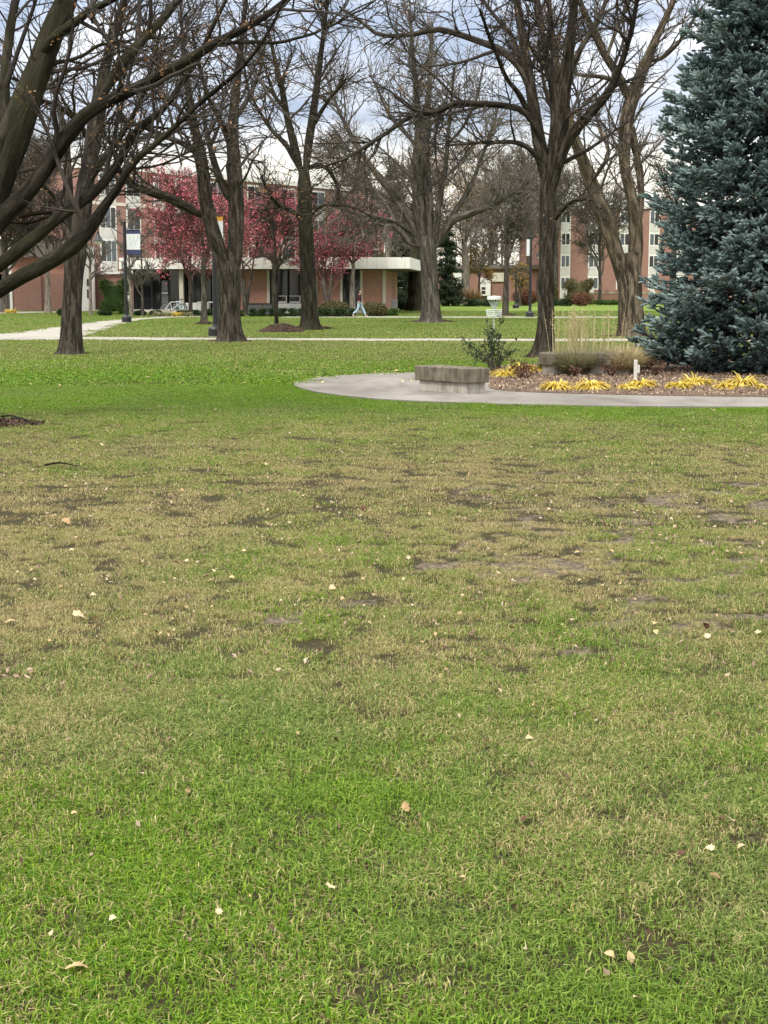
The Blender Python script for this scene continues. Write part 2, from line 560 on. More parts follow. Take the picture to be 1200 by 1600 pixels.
def paving(name, a, b, stain, joint=1.5):
    m, N_, L_ = new_mat(name)
    o = N_('ShaderNodeTexCoord').outputs['Object']
    n1 = noise(N_, L_, mapping(N_, L_, o, (.55, .35, 1)), 1.0, 6, .6, .4)
    n2 = noise(N_, L_, o, 14.0, 6, .7)
    c = ramp(N_, L_, n1, [(0.30, a), (0.70, b)])
    c = mixc(N_, L_, ramp(N_, L_, noise(N_, L_, mapping(N_, L_, o, (1.1, .5, 1)), 1.0, 4, .6, .6), [(0.50, (0, 0, 0)), (0.72, (.7, .7, .7))]), c, stain)
    c = mixc(N_, L_, mth(N_, L_, 'MULTIPLY', n2, .35), c, tuple(x * .6 for x in a))
    return finish(m, principled(N_, L_, c, 0.9, n2, 0.004, 0.5, spec=0.2))


M['path'] = paving('path_concrete', (0.30, 0.285, 0.25), (0.42, 0.40, 0.35), (0.24, 0.225, 0.21))
M['plaza'] = paving('plaza_concrete', (0.18, 0.165, 0.15), (0.30, 0.28, 0.255), (0.085, 0.078, 0.07))
m, N_, L_ = new_mat('mulch')
o = N_('ShaderNodeTexCoord').outputs['Object']
n1 = noise(N_, L_, o, 22.0, 5, .7)
c = ramp(N_, L_, n1, [(0.3, (0.022, 0.014, 0.011)), (0.55, (0.06, 0.040, 0.032)), (0.75, (0.12, 0.085, 0.07))])
M['mulch'] = finish(m, principled(N_, L_, c, 0.95, n1, 0.04, 0.8, spec=0.1))
m, N_, L_ = new_mat('bed_soil')
o = N_('ShaderNodeTexCoord').outputs['Object']
n1 = noise(N_, L_, o, 26.0, 5, .7)
c = ramp(N_, L_, n1, [(0.3, (0.055, 0.038, 0.028)), (0.52, (0.14, 0.10, 0.075)), (0.72, (0.27, 0.20, 0.155))])
M['bed'] = finish(m, principled(N_, L_, c, 0.95, n1, 0.03, 0.8, spec=0.1))

# ground under the grass: thatch and soil; bare earth where 'rnd' says so; green far off where blades are sub-pixel
m, N_, L_ = new_mat('ground_soil')
g = N_('ShaderNodeNewGeometry').outputs['Position']
n1 = noise(N_, L_, g, 30.0, 6, .7)
n2 = noise(N_, L_, g, 3.0, 5, .6)
thatch = ramp(N_, L_, n1, [(0.3, (0.018, 0.018, 0.008)), (0.55, (0.050, 0.044, 0.022)), (0.78, (0.13, 0.105, 0.06))])
bare = ramp(N_, L_, n1, [(0.3, (0.034, 0.028, 0.020)), (0.50, (0.115, 0.094, 0.068)), (0.72, (0.27, 0.225, 0.165))])
n3 = noise(N_, L_, g, 14.0, 5, .7)
bk = mth(N_, L_, 'ADD', attr(N_, 'rnd'), mth(N_, L_, 'MULTIPLY', mth(N_, L_, 'SUBTRACT', mth(N_, L_, 'ADD', n2, n3), 1.0), 1.1))
c = mixc(N_, L_, ramp(N_, L_, bk, [(0.35, (0, 0, 0)), (0.6, (1, 1, 1))]), thatch, bare)
sp = N_('ShaderNodeSeparateXYZ'); L_(g, sp.inputs[0])
mr = N_('ShaderNodeMapRange')
mr.inputs['From Min'].default_value = 22
mr.inputs['From Max'].default_value = 60
L_(sp.outputs[1], mr.inputs['Value'])
n4 = noise(N_, L_, mapping(N_, L_, g, (.05, .35, 1)), 1.0, 4, .6)
green = ramp(N_, L_, n4, [(0.35, (0.105, 0.165, 0.03)), (0.65, (0.155, 0.22, 0.045))])
c = mixc(N_, L_, mr.outputs[0], c, green)
M['ground'] = finish(m, principled(N_, L_, c, 0.95, n1, 0.02, 0.7, spec=0.1))

# grass blades: 'rnd' per blade, 'dry' and 'tone' per tuft
m, N_, L_ = new_mat('grass_blade')
rn = attr(N_, 'rnd')
dry = attr(N_, 'dry', 'INSTANCER')
tone = attr(N_, 'tone', 'INSTANCER')
r2 = mth(N_, L_, 'FRACT', mth(N_, L_, 'MULTIPLY', rn, 7.31))
lush = ramp(N_, L_, r2, [(0.0, (0.055, 0.140, 0.006)), (0.5, (0.125, 0.245, 0.010)), (1.0, (0.24, 0.36, 0.028))])
cool = ramp(N_, L_, r2, [(0.0, (0.070, 0.125, 0.022)), (0.5, (0.150, 0.222, 0.040)), (1.0, (0.29, 0.365, 0.095))])
grn = mixc(N_, L_, tone, lush, cool)
straw = ramp(N_, L_, r2, [(0.0, (0.20, 0.145, 0.065)), (0.5, (0.40, 0.33, 0.15)), (1.0, (0.60, 0.53, 0.27))])
k = mth(N_, L_, 'MULTIPLY_ADD', mth(N_, L_, 'SUBTRACT', dry, rn), 5.0, 0.5, clamp=True)
c = mixc(N_, L_, k, grn, straw)
p_ = principled(N_, L_, c, 0.6, spec=0.25)
t_ = N_('ShaderNodeBsdfTranslucent'); L_(c, t_.inputs[0])
mx = N_('ShaderNodeMixShader'); mx.inputs[0].default_value = 0.3
L_(p_, mx.inputs[1]); L_(t_.outputs[0], mx.inputs[2])
M['grass'] = finish(m, mx.outputs[0])

# ------------------------------------------------------------------ ground plan
RNG = np.random.default_rng(7)
_TAB = np.random.default_rng(99).random((256, 256))


def vnoise(x, y, s):
    x, y = np.asarray(x) * s + 1000.3, np.asarray(y) * s + 1000.7
    i, j = np.floor(x).astype(int), np.floor(y).astype(int)
    u, v = x - i, y - j
    u, v = u * u * (3 - 2 * u), v * v * (3 - 2 * v)
    t = lambda a, b: _TAB[a % 256, b % 256]
    return (t(i, j) * (1 - u) + t(i + 1, j) * u) * (1 - v) + (t(i, j + 1) * (1 - u) + t(i + 1, j + 1) * u) * v


def fbm(x, y, s):
    return (vnoise(x, y, s) + .5 * vnoise(x, y, s * 2.1) + .25 * vnoise(x, y, s * 4.3)) / 1.75


def poly_world(P):
    return np.array([gp(*p)[:2] for p in P])


def inside(x, y, poly):
    c = np.zeros(np.shape(x), bool)
    j = len(poly) - 1
    for i in range(len(poly)):
        xi, yi = poly[i]; xj, yj = poly[j]
        if yi != yj:
            c ^= ((yi > y) != (yj > y)) & (x < (xj - xi) * (y - yi) / (yj - yi) + xi)
        j = i
    return c


def closed_smooth(P, n, cuts=()):
    return smooth_line(np.array(P, float), n)


# outlines read off the photograph, carried to the ground
ring = [(1330, 637.8), (1200, 637.8), (1000, 636.8), (840, 634.6), (700, 630.4), (620, 627), (570, 623.5), (520, 618), (485, 612), (465, 606), (459, 601),
        (466, 597), (490, 592.5), (530, 588.5), (580, 585.2), (630, 583.6), (690, 583), (735, 583.5), (756, 586), (766, 593), (764, 602), (768, 609.5),
        (800, 613.3), (860, 616), (950, 618.6), (1050, 620.6), (1200, 622.6), (1330, 623)]
bed_px = [(757, 588), (766, 594), (764, 602), (768, 610), (800, 613.8), (860, 616.5), (950, 619), (1050, 621), (1200, 623), (1330, 623.4), (1330, 566),
          (1150, 562), (1000, 567), (900, 570), (846, 571), (790, 574), (765, 578)]
pathB = [(-250, 526.5), (128, 527), (380, 528.6), (700, 529.6), (1000, 529.8), (1400, 529.8), (1400, 533.6), (1000, 533.8), (700, 533.6), (380, 532.6), (128, 531.5), (-250, 530.5)]
pathC = [(-200, 526), (0, 522), (55, 515.5), (100, 509.5), (150, 503.2), (193, 498.4), (235, 495.6), (277, 493.4), (318, 493), (318, 495.6), (277, 496.8), (232, 499.2), (205, 503.3), (176, 512), (140, 523), (110, 528.6), (0, 529), (-200, 529)]
pathD = [(440, 494.4), (560, 494.6), (700, 495), (1400, 495.2), (1400, 497.4), (700, 497.2), (560, 496.8), (440, 496.6)]
pathE = [(-200, 487.4), (60, 487.2), (98, 486.4), (140, 484.5), (240, 482.2), (240, 483.6), (150, 486), (105, 488.6), (0, 490.2), (-200, 491)]
pathF = [(850, 475.3), (930, 473.8), (1100, 472.6), (1400, 472), (1400, 473.2), (1100, 473.8), (930, 475.2), (850, 477)]
W_ring, W_bed = poly_world(ring), poly_world(bed_px)
W_paths = [poly_world(p) for p in (pathB, pathC, pathD, pathE, pathF)]

# bare earth: (px, py, rx, ry, strength)
BARE = [(700, 882, 55, 14, 1), (665, 945, 40, 9, .8), (805, 890, 55, 14, .9), (1050, 782, 50, 14, .9), (945, 790, 60, 16, .6), (1180, 872, 40, 16, 1), (1120, 790, 60, 26, .5),
        (1055, 985, 60, 12, .9), (1000, 935, 60, 12, .6), (985, 955, 40, 10, .7), (900, 1018, 45, 7, .9), (440, 965, 40, 9, .8), (395, 910, 35, 12, .7), (85, 905, 90, 18, .5),
        (410, 775, 30, 6, .6), (255, 685, 40, 9, .6), (130, 670, 70, 11, .7), (20, 668, 60, 16, 1), (100, 734, 60, 6, .6), (60, 862, 40, 8, .5), (1190, 790, 30, 30, .6),
        (560, 940, 40, 8, .5), (880, 845, 60, 14, .5), (480, 800, 50, 6, .4), (1130, 850, 40, 10, .5), (580, 850, 50, 8, .4), (330, 885, 60, 8, .4), (760, 905, 40, 9, .5), (1000, 830, 70, 16, .5),
        (70, 1480, 25, 8, .5), (480, 1560, 30, 8, .5), (800, 1255, 40, 8, .4), (260, 1340, 40, 8, .4), (1150, 935, 40, 8, .5), (200, 945, 60, 8, .4), (960, 1000, 40, 8, .5)]


def bare_at(x, y):
    px, py = project(x, y, 0.0)
    b = np.zeros(np.shape(x))
    wob = fbm(x, y, 2.6)
    w2 = fbm(x + 5, y + 8, 9.0)
    for a, c, rx, ry, st in BARE:
        q = ((px - a) / rx) ** 2 + ((py - c) / ry) ** 2
        st = st * (.30 if a < 430 else 1.0)
        b = np.maximum(b, st * np.clip(1.35 - q - (wob - .5) * 4.2, 0, 1) * np.clip(1.6 - (w2 - .35) * 4, .25, 1))
    # thin worn turf over the whole dry zone
    zone = np.clip((py - 690) / 60, 0, 1) * np.clip((1030 - py) / 60, 0, 1)
    rt = np.clip((px - 350) / 450, .12, 1)
    worn = np.clip((fbm(x + 31, y + 17, 2.2) - .52) * 5, 0, 1) * zone * .75 * rt
    crumb = np.clip((fbm(x + 71, y * .8 + 7, 9.0) - .55) * 8, 0, 1) * zone * (.04 + .68 * rt)
    worn = np.maximum(worn * np.clip(1.5 - (w2 - .3) * 4, .2, 1), crumb)
    return np.maximum(b, worn)


def dry_at(x, y):
    px, py = project(x, y, zt(y))
    yk = [480, 500, 530, 556, 572, 590, 625, 640, 660, 690, 740, 800, 870, 930, 990, 1050, 1130, 1250, 1400, 1600]
    dk = [.10, .14, .30, .32, .18, .00, .00, .10, .42, .56, .70, .73, .70, .58, .44, .30, .21, .16, .17, .20]
    d = np.interp(py, yk, dk)
    d += np.where((py > 640) & (py < 740), -.14 * np.clip((px - 750) / 250, 0, 1), 0)
    d += np.where((py > 740) & (py < 960), .10 * np.clip((350 - px) / 250, 0, 1), 0)
    amp = np.interp(py, [480, 560, 640, 700, 1000, 1600], [.08, .10, .18, .75, .95, .85])
    return d + (fbm(x * np.where(y > 24, .3, 1), y * .6, .8) - .5) * amp * np.where(y > 24, 2.2, 1) + (fbm(x + 9, y + 5, 3.4) - .5) * amp * np.where(y > 24, .2, .8)


# ground sheet: fine near the camera, coarse to the horizon
xs = np.concatenate([-np.geomspace(1500, 9.2, 30), np.linspace(-9, 9, 150), np.geomspace(9.2, 1500, 30)])
ys = np.concatenate([np.array([-60, -20, -8, -2, 0, 1.5]), np.linspace(2.4, 24, 230), np.geomspace(24.3, 110, 60), np.array([120, 140, 170, 200, 235, 267, 300, 400, 700, 1500, 3500])])
GX, GY = np.meshgrid(xs, ys)
GZ = zt(GY) + np.where(GY < 24.2, (fbm(GX, GY, 1.1) - .5) * .035 * np.clip((24 - GY) / 3, 0, 1), 0)
nearm = (GY > 2.3) & (GY < 24.2) & (np.abs(GX) < 9.1)
GB = np.where(nearm, bare_at(GX, np.clip(GY, 2.4, 60)), 0)
GZ = GZ - GB * .012
ny, nx_ = GX.shape
idx = np.arange(ny * nx_).reshape(ny, nx_)
mb = MB()
mb.add(np.stack([GX, GY, GZ], -1).reshape(-1, 3), np.stack([idx[:-1, :-1], idx[:-1, 1:], idx[1:, 1:], idx[1:, :-1]], -1).reshape(-1, 4), None, GB.ravel())
tag(mb.build('ground', M['ground'], smooth=True), kind='structure')


def sheet(name, poly, mat, lift, thick=0.05):
    """a paved slab: outline on the ground, real edge"""
    P = [Vector((x, y, float(zt(y)) + lift)) for x, y in poly]
    bm = bmesh.new()
    vs = [bm.verts.new(p) for p in P]
    f = bm.faces.new(vs)
    if f.normal.z < 0: f.normal_flip()
    bm.normal_update()
    r = bmesh.ops.extrude_face_region(bm, geom=[f])
    up_ = [v for v in r['geom'] if isinstance(v, bmesh.types.BMVert)]
    for v in up_: v.co.z += 0
    for v in vs: v.co.z -= thick
    bmesh.ops.recalc_face_normals(bm, faces=bm.faces)
    bmesh.ops.triangulate(bm, faces=[q for q in bm.faces if len(q.verts) > 4])
    me = bpy.data.meshes.new(name)
    bm.to_mesh(me); bm.free()
    o = bpy.data.objects.new(name, me)
    me.materials.append(mat)
    COL.objects.link(o)
    return tag(o, kind='structure')


sheet('plaza_path', smooth_line(W_ring, 140), M['plaza'], 0.024, .06)
sheet('planting_bed', smooth_line(W_bed, 90), M['bed'], 0.034, .07)
for nm, poly, lift in (('path_crossing', W_paths[0], .016), ('path_curving', W_paths[1], .021), ('path_far', W_paths[2], .016), ('path_entrance', W_paths[3], .02), ('path_terrace', W_paths[4], .02)):
    sheet(nm, smooth_line(poly, 60) if nm != 'path_far' else poly, M['path'], lift)

# ------------------------------------------------------------------ grass (stuff): tufts scattered over the lawn
def tuft(name, n, rad, hlo, hhi, wid, lean, seed):
    r = np.random.default_rng(seed)
    a = r.uniform(0, 6.283, n); q = rad * np.sqrt(r.random(n))
    root = np.stack([q * np.cos(a), q * np.sin(a), np.full(n, -0.006)], 1)
    h = r.uniform(hlo, hhi, n)
    th = r.uniform(0, 6.283, n)
    ld = np.stack([np.cos(th), np.sin(th), np.zeros(n)], 1)
    sd = np.stack([-np.sin(th), np.cos(th), np.zeros(n)], 1)
    ln = np.clip(r.normal(lean, .35, n), 0.02, 1.7)
    w_ = wid * r.uniform(.6, 1.25, n)
    mid = root + ld * (h * .32 * ln)[:, None] + np.array([0, 0, 1]) * (h * .62)[:, None]
    tip = root + ld * (h * 1.0 * ln)[:, None] + np.array([0, 0, 1]) * (h * np.clip(1.05 - .38 * ln, .25, 1))[:, None]
    tw = r.normal(0, .5, n)[:, None]
    sm = sd * np.cos(tw) + ld * np.sin(tw)
    V = np.stack([root - sd * w_[:, None] * .4, root + sd * w_[:, None] * .4, mid + sm * w_[:, None] * .5, mid - sm * w_[:, None] * .5, tip], 1)
    b = np.arange(n)[:, None] * 5
    k = MB()
    rnd = np.repeat(r.random(n), 5)
    k.add(V.reshape(-1, 3), b + np.array([[0, 1, 2, 3]]), None, rnd)
    me_f = b + np.array([[3, 2, 4]])
    k.f.append((me_f, None))
    me = k.mesh(name)
    me.materials.append(M['grass'])
    return bpy.data.objects.new(name, me)


tcol = bpy.data.collections.new('grass_tufts')
for i in range(4): tcol.objects.link(tuft('tuft_a%d' % i, 125, .085, .011, .036, .0030, .80, 10 + i))    # near
for i in range(4): tcol.objects.link(tuft('tuft_b%d' % i, 160, .17, .013, .036, .0052, .85, 20 + i))     # middle
for i in range(4): tcol.objects.link(tuft('tuft_c%d' % i, 150, .55, .03, .055, .022, .9, 30 + i))       # far

px_, py_, vv, sc_ = [], [], [], []


def scatter(y0, y1, dens, v0, s):
    area = 0.5 * .60 * (y1 ** 2 - y0 ** 2) + 1.2 * (y1 - y0)
    n = int(area * dens)
    u = RNG.random(n)
    y = np.sqrt(y0 ** 2 + u * (y1 ** 2 - y0 ** 2))
    x = RNG.uniform(-.5, .5, n) * (.60 * y + 1.2)
    px_.append(x); py_.append(y); vv.append(v0 + RNG.integers(0, 4, n)); sc_.append(s * RNG.uniform(.75, 1.25, n))


scatter(2.6, 6.0, 270, 0, 1.0)
scatter(6.0, 10.0, 200, 0, 1.05)
scatter(10.0, 26.0, 58, 4, 1.0)
scatter(26.0, 50.0, 9.0, 8, 1.0)
scatter(50.0, 118.0, 3.2, 8, 1.25)
X, Y = np.concatenate(px_), np.concatenate(py_)
Vr, Sc = np.concatenate(vv), np.concatenate(sc_)
keep = ~inside(X, Y, smooth_line(W_ring, 140)) & ~inside(X, Y, W_bed)
for p in W_paths: keep &= ~inside(X, Y, p)
X, Y, Vr, Sc = X[keep], Y[keep], Vr[keep], Sc[keep]
BR = bare_at(X, Y) * (Y < 26)
DR = dry_at(X, Y)
keep = RNG.random(len(X)) > np.clip(BR * .9 + (fbm(X, Y, 11.0) - .5) * 1.0 * (BR > .05), 0, .80)
X, Y, Vr, Sc, BR, DR = X[keep], Y[keep], Vr[keep], Sc[keep], BR[keep], DR[keep]
Sc = Sc * np.interp(DR, [.1, .8], [1.12, .74]) * (1 - .3 * BR)
PYp = project(X, Y, 0 * X)[1]
TN = np.clip((fbm(X + 50, Y * .7 + 3, .9) - .5) * np.interp(Y, [18, 27], [3.2, .9]) + np.interp(PYp, [500, 545, 575, 640, 1000, 1600], [.70, .60, .12, .22, .65, .72]), 0, 1)
DR = np.clip(DR + RNG.normal(0, 1, len(DR)) * np.interp(Y, [18, 27], [.11, .025]), 0, 1)
pts = MB()
gm = bpy.data.meshes.new('grass')
gm.vertices.add(len(X))
gz = zt(Y) + np.where(Y < 24.2, (fbm(X, Y, 1.1) - .5) * .035 * np.clip((24 - Y) / 3, 0, 1), 0)
gm.vertices.foreach_set('co', np.stack([X, Y, gz], 1).astype(np.float32).ravel())
for nm, arr, ty in (('dry', DR, 'FLOAT'), ('tone', TN, 'FLOAT'), ('size', Sc, 'FLOAT'), ('turn', RNG.uniform(0, 6.283, len(X)), 'FLOAT'), ('variant', Vr, 'INT')):
    a_ = gm.attributes.new(nm, ty, 'POINT')
    a_.data.foreach_set('value', np.ascontiguousarray(arr, dtype=np.int32 if ty == 'INT' else np.float32))
gm.materials.append(M['grass'])
go = bpy.data.objects.new('grass', gm)
COL.objects.link(go)
tag(go, 'short mown lawn, green and straw coloured with worn patches', 'grass', kind='stuff')
ng = bpy.data.node_groups.new('grass_scatter', 'GeometryNodeTree')
ng.interface.new_socket('Geometry', in_out='INPUT', socket_type='NodeSocketGeometry')
ng.interface.new_socket('Geometry', in_out='OUTPUT', socket_type='NodeSocketGeometry')
G = ng.nodes.new
gi, gout = G('NodeGroupInput'), G('NodeGroupOutput')
ci = G('GeometryNodeCollectionInfo')
ci.inputs['Collection'].default_value = tcol
ci.inputs['Separate Children'].default_value = True
ci.inputs['Reset Children'].default_value = True
ip = G('GeometryNodeInstanceOnPoints')
ip.inputs['Pick Instance'].default_value = True


def named(nm, ty):
    a = G('GeometryNodeInputNamedAttribute')
    a.data_type = ty
    a.inputs[0].default_value = nm
    return a.outputs[0]


cx = G('ShaderNodeCombineXYZ')
e2r = G('FunctionNodeEulerToRotation')
lk = ng.links.new
lk(named('turn', 'FLOAT'), cx.inputs[2]); lk(cx.outputs[0], e2r.inputs[0])
lk(gi.outputs[0], ip.inputs['Points']); lk(ci.outputs[0], ip.inputs['Instance'])
lk(named('variant', 'INT'), ip.inputs['Instance Index']); lk(e2r.outputs[0], ip.inputs['Rotation']); lk(named('size', 'FLOAT'), ip.inputs['Scale'])
lk(ip.outputs[0], gout.inputs[0])
md = go.modifiers.new('scatter', 'NODES')
md.node_group = ng

# ------------------------------------------------------------------ leaves, chips, blades
def leaf_cloud(mb, C, size, rng, up=0.0, aspect=.55, fold=True, rnd=None):
    """small two-triangle folded leaves at points C"""
    n = len(C)
    if n == 0: return
    d = rng.normal(size=(n, 3)); d /= np.linalg.norm(d, axis=1, keepdims=True)
    q = rng.normal(size=(n, 3)); q[:, 2] += up
    s = np.cross(d, q); s /= np.linalg.norm(s, axis=1, keepdims=True) + 1e-9
    nn = np.cross(d, s)
    z = (size * rng.uniform(.6, 1.3, n))[:, None]
    V = np.stack([C - d * z * .5, C + s * z * aspect * .5 + nn * z * .12, C + d * z * .5, C - s * z * aspect * .5 + nn * z * .12], 1)
    b = np.arange(n)[:, None] * 4
    f = np.concatenate([b + np.array([[0, 1, 2]]), b + np.array([[0, 2, 3]])])
    mb.add(V.reshape(-1, 3), f, None, np.repeat(rng.random(n) if rnd is None else rnd, 4))


def blades(mb, roots, d, L_, wid, rng, droop=.6, rnd=None, segs=4):
    """long arching strap leaves"""
    n = len(roots)
    P = np.empty((n, segs + 1, 3)); P[:, 0] = roots
    dd = d / np.linalg.norm(d, axis=1, keepdims=True)
    st = (L_ / segs)[:, None]
    for k in range(segs):
        P[:, k + 1] = P[:, k] + dd * st
        dd = dd + np.array([0, 0, -1]) * droop / segs * 1.6
        dd /= np.linalg.norm(dd, axis=1, keepdims=True)
    hz = d.copy(); hz[:, 2] = 0
    s = np.cross(hz + 1e-6, [0, 0, 1.]); s /= np.linalg.norm(s, axis=1, keepdims=True) + 1e-9
    prof = np.sin(np.linspace(.5, math.pi, segs + 1)) + .03
    W = (wid * rng.uniform(.7, 1.2, n))[:, None] * prof[None]
    V = np.stack([P - s[:, None] * W[..., None] / 2, P + s[:, None] * W[..., None] / 2], 2).reshape(n, -1, 3)
    b = np.arange(n)[:, None] * (2 * (segs + 1))
    f = np.concatenate([b + np.array([[2 * k, 2 * k + 1, 2 * k + 3, 2 * k + 2]]) for k in range(segs)])
    mb.add(V.reshape(-1, 3), f, None, np.repeat(rng.random(n) if rnd is None else rnd, 2 * (segs + 1)))


# ------------------------------------------------------------------ trees
def spawn(rng, pts, rad, n, tmin, Llo, Lhi, alo, ahi, P, up, wob, rf, rmin, tmax=1.0, bias=None):
    """grow n side branches from a batch of parents; returns (n,P,3), (n,P)"""
    npar, pp, _ = pts.shape
    seg = np.linalg.norm(np.diff(pts, axis=1), axis=2).sum(1)
    pi = rng.choice(npar, n, p=seg / seg.sum())
    t = tmin + (tmax - tmin) * rng.random(n) ** .85
    f = t * (pp - 1)
    i = np.minimum(f.astype(int), pp - 2)
    u = (f - i)[:, None]
    p0 = pts[pi, i] * (1 - u) + pts[pi, i + 1] * u
    T = pts[pi, i + 1] - pts[pi, i]
    T /= np.linalg.norm(T, axis=1, keepdims=True) + 1e-9
    r0 = rad[pi, i] * (1 - u[:, 0]) + rad[pi, i + 1] * u[:, 0]
    q = rng.normal(size=(n, 3))
    if bias is not None: q += np.asarray(bias)
    q -= (q * T).sum(1, keepdims=True) * T
    q /= np.linalg.norm(q, axis=1, keepdims=True) + 1e-9
    a = rng.uniform(alo, ahi, n)[:, None]
    d = np.cos(a) * T + np.sin(a) * q
    Ln = rng.uniform(Llo, Lhi, n) * (1.1 - .5 * t)
    out_ = np.empty((n, P, 3)); out_[:, 0] = p0
    st = (Ln / (P - 1))[:, None]
    for k in range(1, P):
        out_[:, k] = out_[:, k - 1] + d * st
        d = d + rng.normal(0, wob, (n, 3)) + np.array([0, 0, up])
        d /= np.linalg.norm(d, axis=1, keepdims=True)
    rb = np.maximum(np.minimum(r0 * rf, Ln * .0125 + rmin), rmin)
    tp = np.linspace(1, .35, P)[None]
    return out_, np.maximum(rb[:, None] * tp, rmin * .8)


def tree(name, label, base_px, depth, trunk, limbs, barkm, twigm, rng, twigs=(60, 420, 1500), lens=((1.2, 3.4), (.6, 1.5), (.25, .6)), rmin=.006, group=None, leaf=None, ridge=.05,
         flare=.45, sides=22, up=(.03, .02, .01), zmin=2.2, cat='tree', tstart=.25, wk=1.0, tk=1.0):
    bx, bz = at(*base_px, depth)[0], float(zt(depth))
    t = thing(name, label, cat, (bx, depth, bz), 0, group)
    org = np.array([bx, depth, bz])
    k = F_PX / depth

    def line(pts, d1, n):
        P = smooth_line(np.array(pts, float), n)
        da, db = d1 if isinstance(d1, tuple) else (0.0, d1)
        off = da + np.linspace(0, 1, n) ** 1.3 * (db - da)
        xyz = np.array([at(p[0], p[1], depth + o_) for p, o_ in zip(P, off)]) - org
        wd = wk * P[:, 2] / 2 / k * ((depth + off) / depth)
        return xyz, wd

    tm = MB()
    xyz, rw = line(trunk, 0, 40)
    rw = rw * tk
    rw[-5:] *= np.linspace(1, .66, 5)
    xyz[0, 2] = min(xyz[0, 2], 0) - .06
    tubes(tm, xyz[None], rw[None], sides + 8, ridge=ridge, rng=rng, flare=flare)
    A, B = [], []
    for pts, d1 in limbs:
        x, r_ = line(pts, d1, 26)
        r_ = r_ * (1 + .16 * (vnoise(np.arange(26) * .9, np.full(26, rng.uniform(0, 99)), .55) - .5))
        r_[:5] *= [.45, .62, .78, .90, .97]
        jit = np.cumsum(rng.normal(0, .012, (26, 3)), 0) * np.linspace(0, 1, 26)[:, None]
        x = x + jit * .8
        tubes(tm, x[None], r_[None], sides if r_[0] > .12 else 10, ridge=ridge * .7, rng=rng)
        A.append(x); B.append(r_)
    tm.build('trunk', barkm, t, smooth=True)
    A, B = np.array(A), np.array(B)
    cm = MB()
    p1, r1 = spawn(rng, A, B, int(twigs[0] * .8), tstart, *lens[0], .5, 1.15, 9, up[0], .13, .55, rmin * 2.2)
    ok = (p1[:, -1, 2] > zmin) & (p1[:, 4, 2] > zmin)
    p1, r1 = p1[ok], r1[ok]
    p2, r2 = spawn(rng, np.concatenate([p1]), r1, int(twigs[1] * .52), .12, *lens[1], .4, 1.1, 6, up[1], .16, .6, rmin * 1.3)
    p2b, r2b = spawn(rng, A, B, twigs[1] // 5, .45, *lens[1], .5, 1.2, 6, up[1], .16, .4, rmin * 1.3)
    p2 = np.concatenate([p2, p2b]); r2 = np.concatenate([r2, r2b])
    p3, r3 = spawn(rng, p2, r2, int(twigs[2] * .40), .1, *lens[2], .4, 1.1, 4, up[2], .18, .7, rmin)
    tubes(cm, p1, r1, 6); tubes(cm, p2, r2, 4); tubes(cm, p3, r3, 3)
    cm.build('branches', twigm, t)
    if leaf:
        mat, n, size, clump = leaf
        tips = np.concatenate([p3[:, -1], p3[:, -2], p2[:, -1]])
        if clump > 1:
            c0 = tips[rng.integers(0, len(tips), n // clump)]
            C = np.repeat(c0, clump, 0) + rng.normal(0, size * 1.3, (len(c0) * clump, 3))
        else:
            C = tips[rng.integers(0, len(tips), n)] + rng.normal(0, size * .8, (n, 3))
        lm = MB()
        leaf_cloud(lm, C, size, rng)
        lm.build('leaves', mat, t)
    return t

rg = lambda s: np.random.default_rng(s)

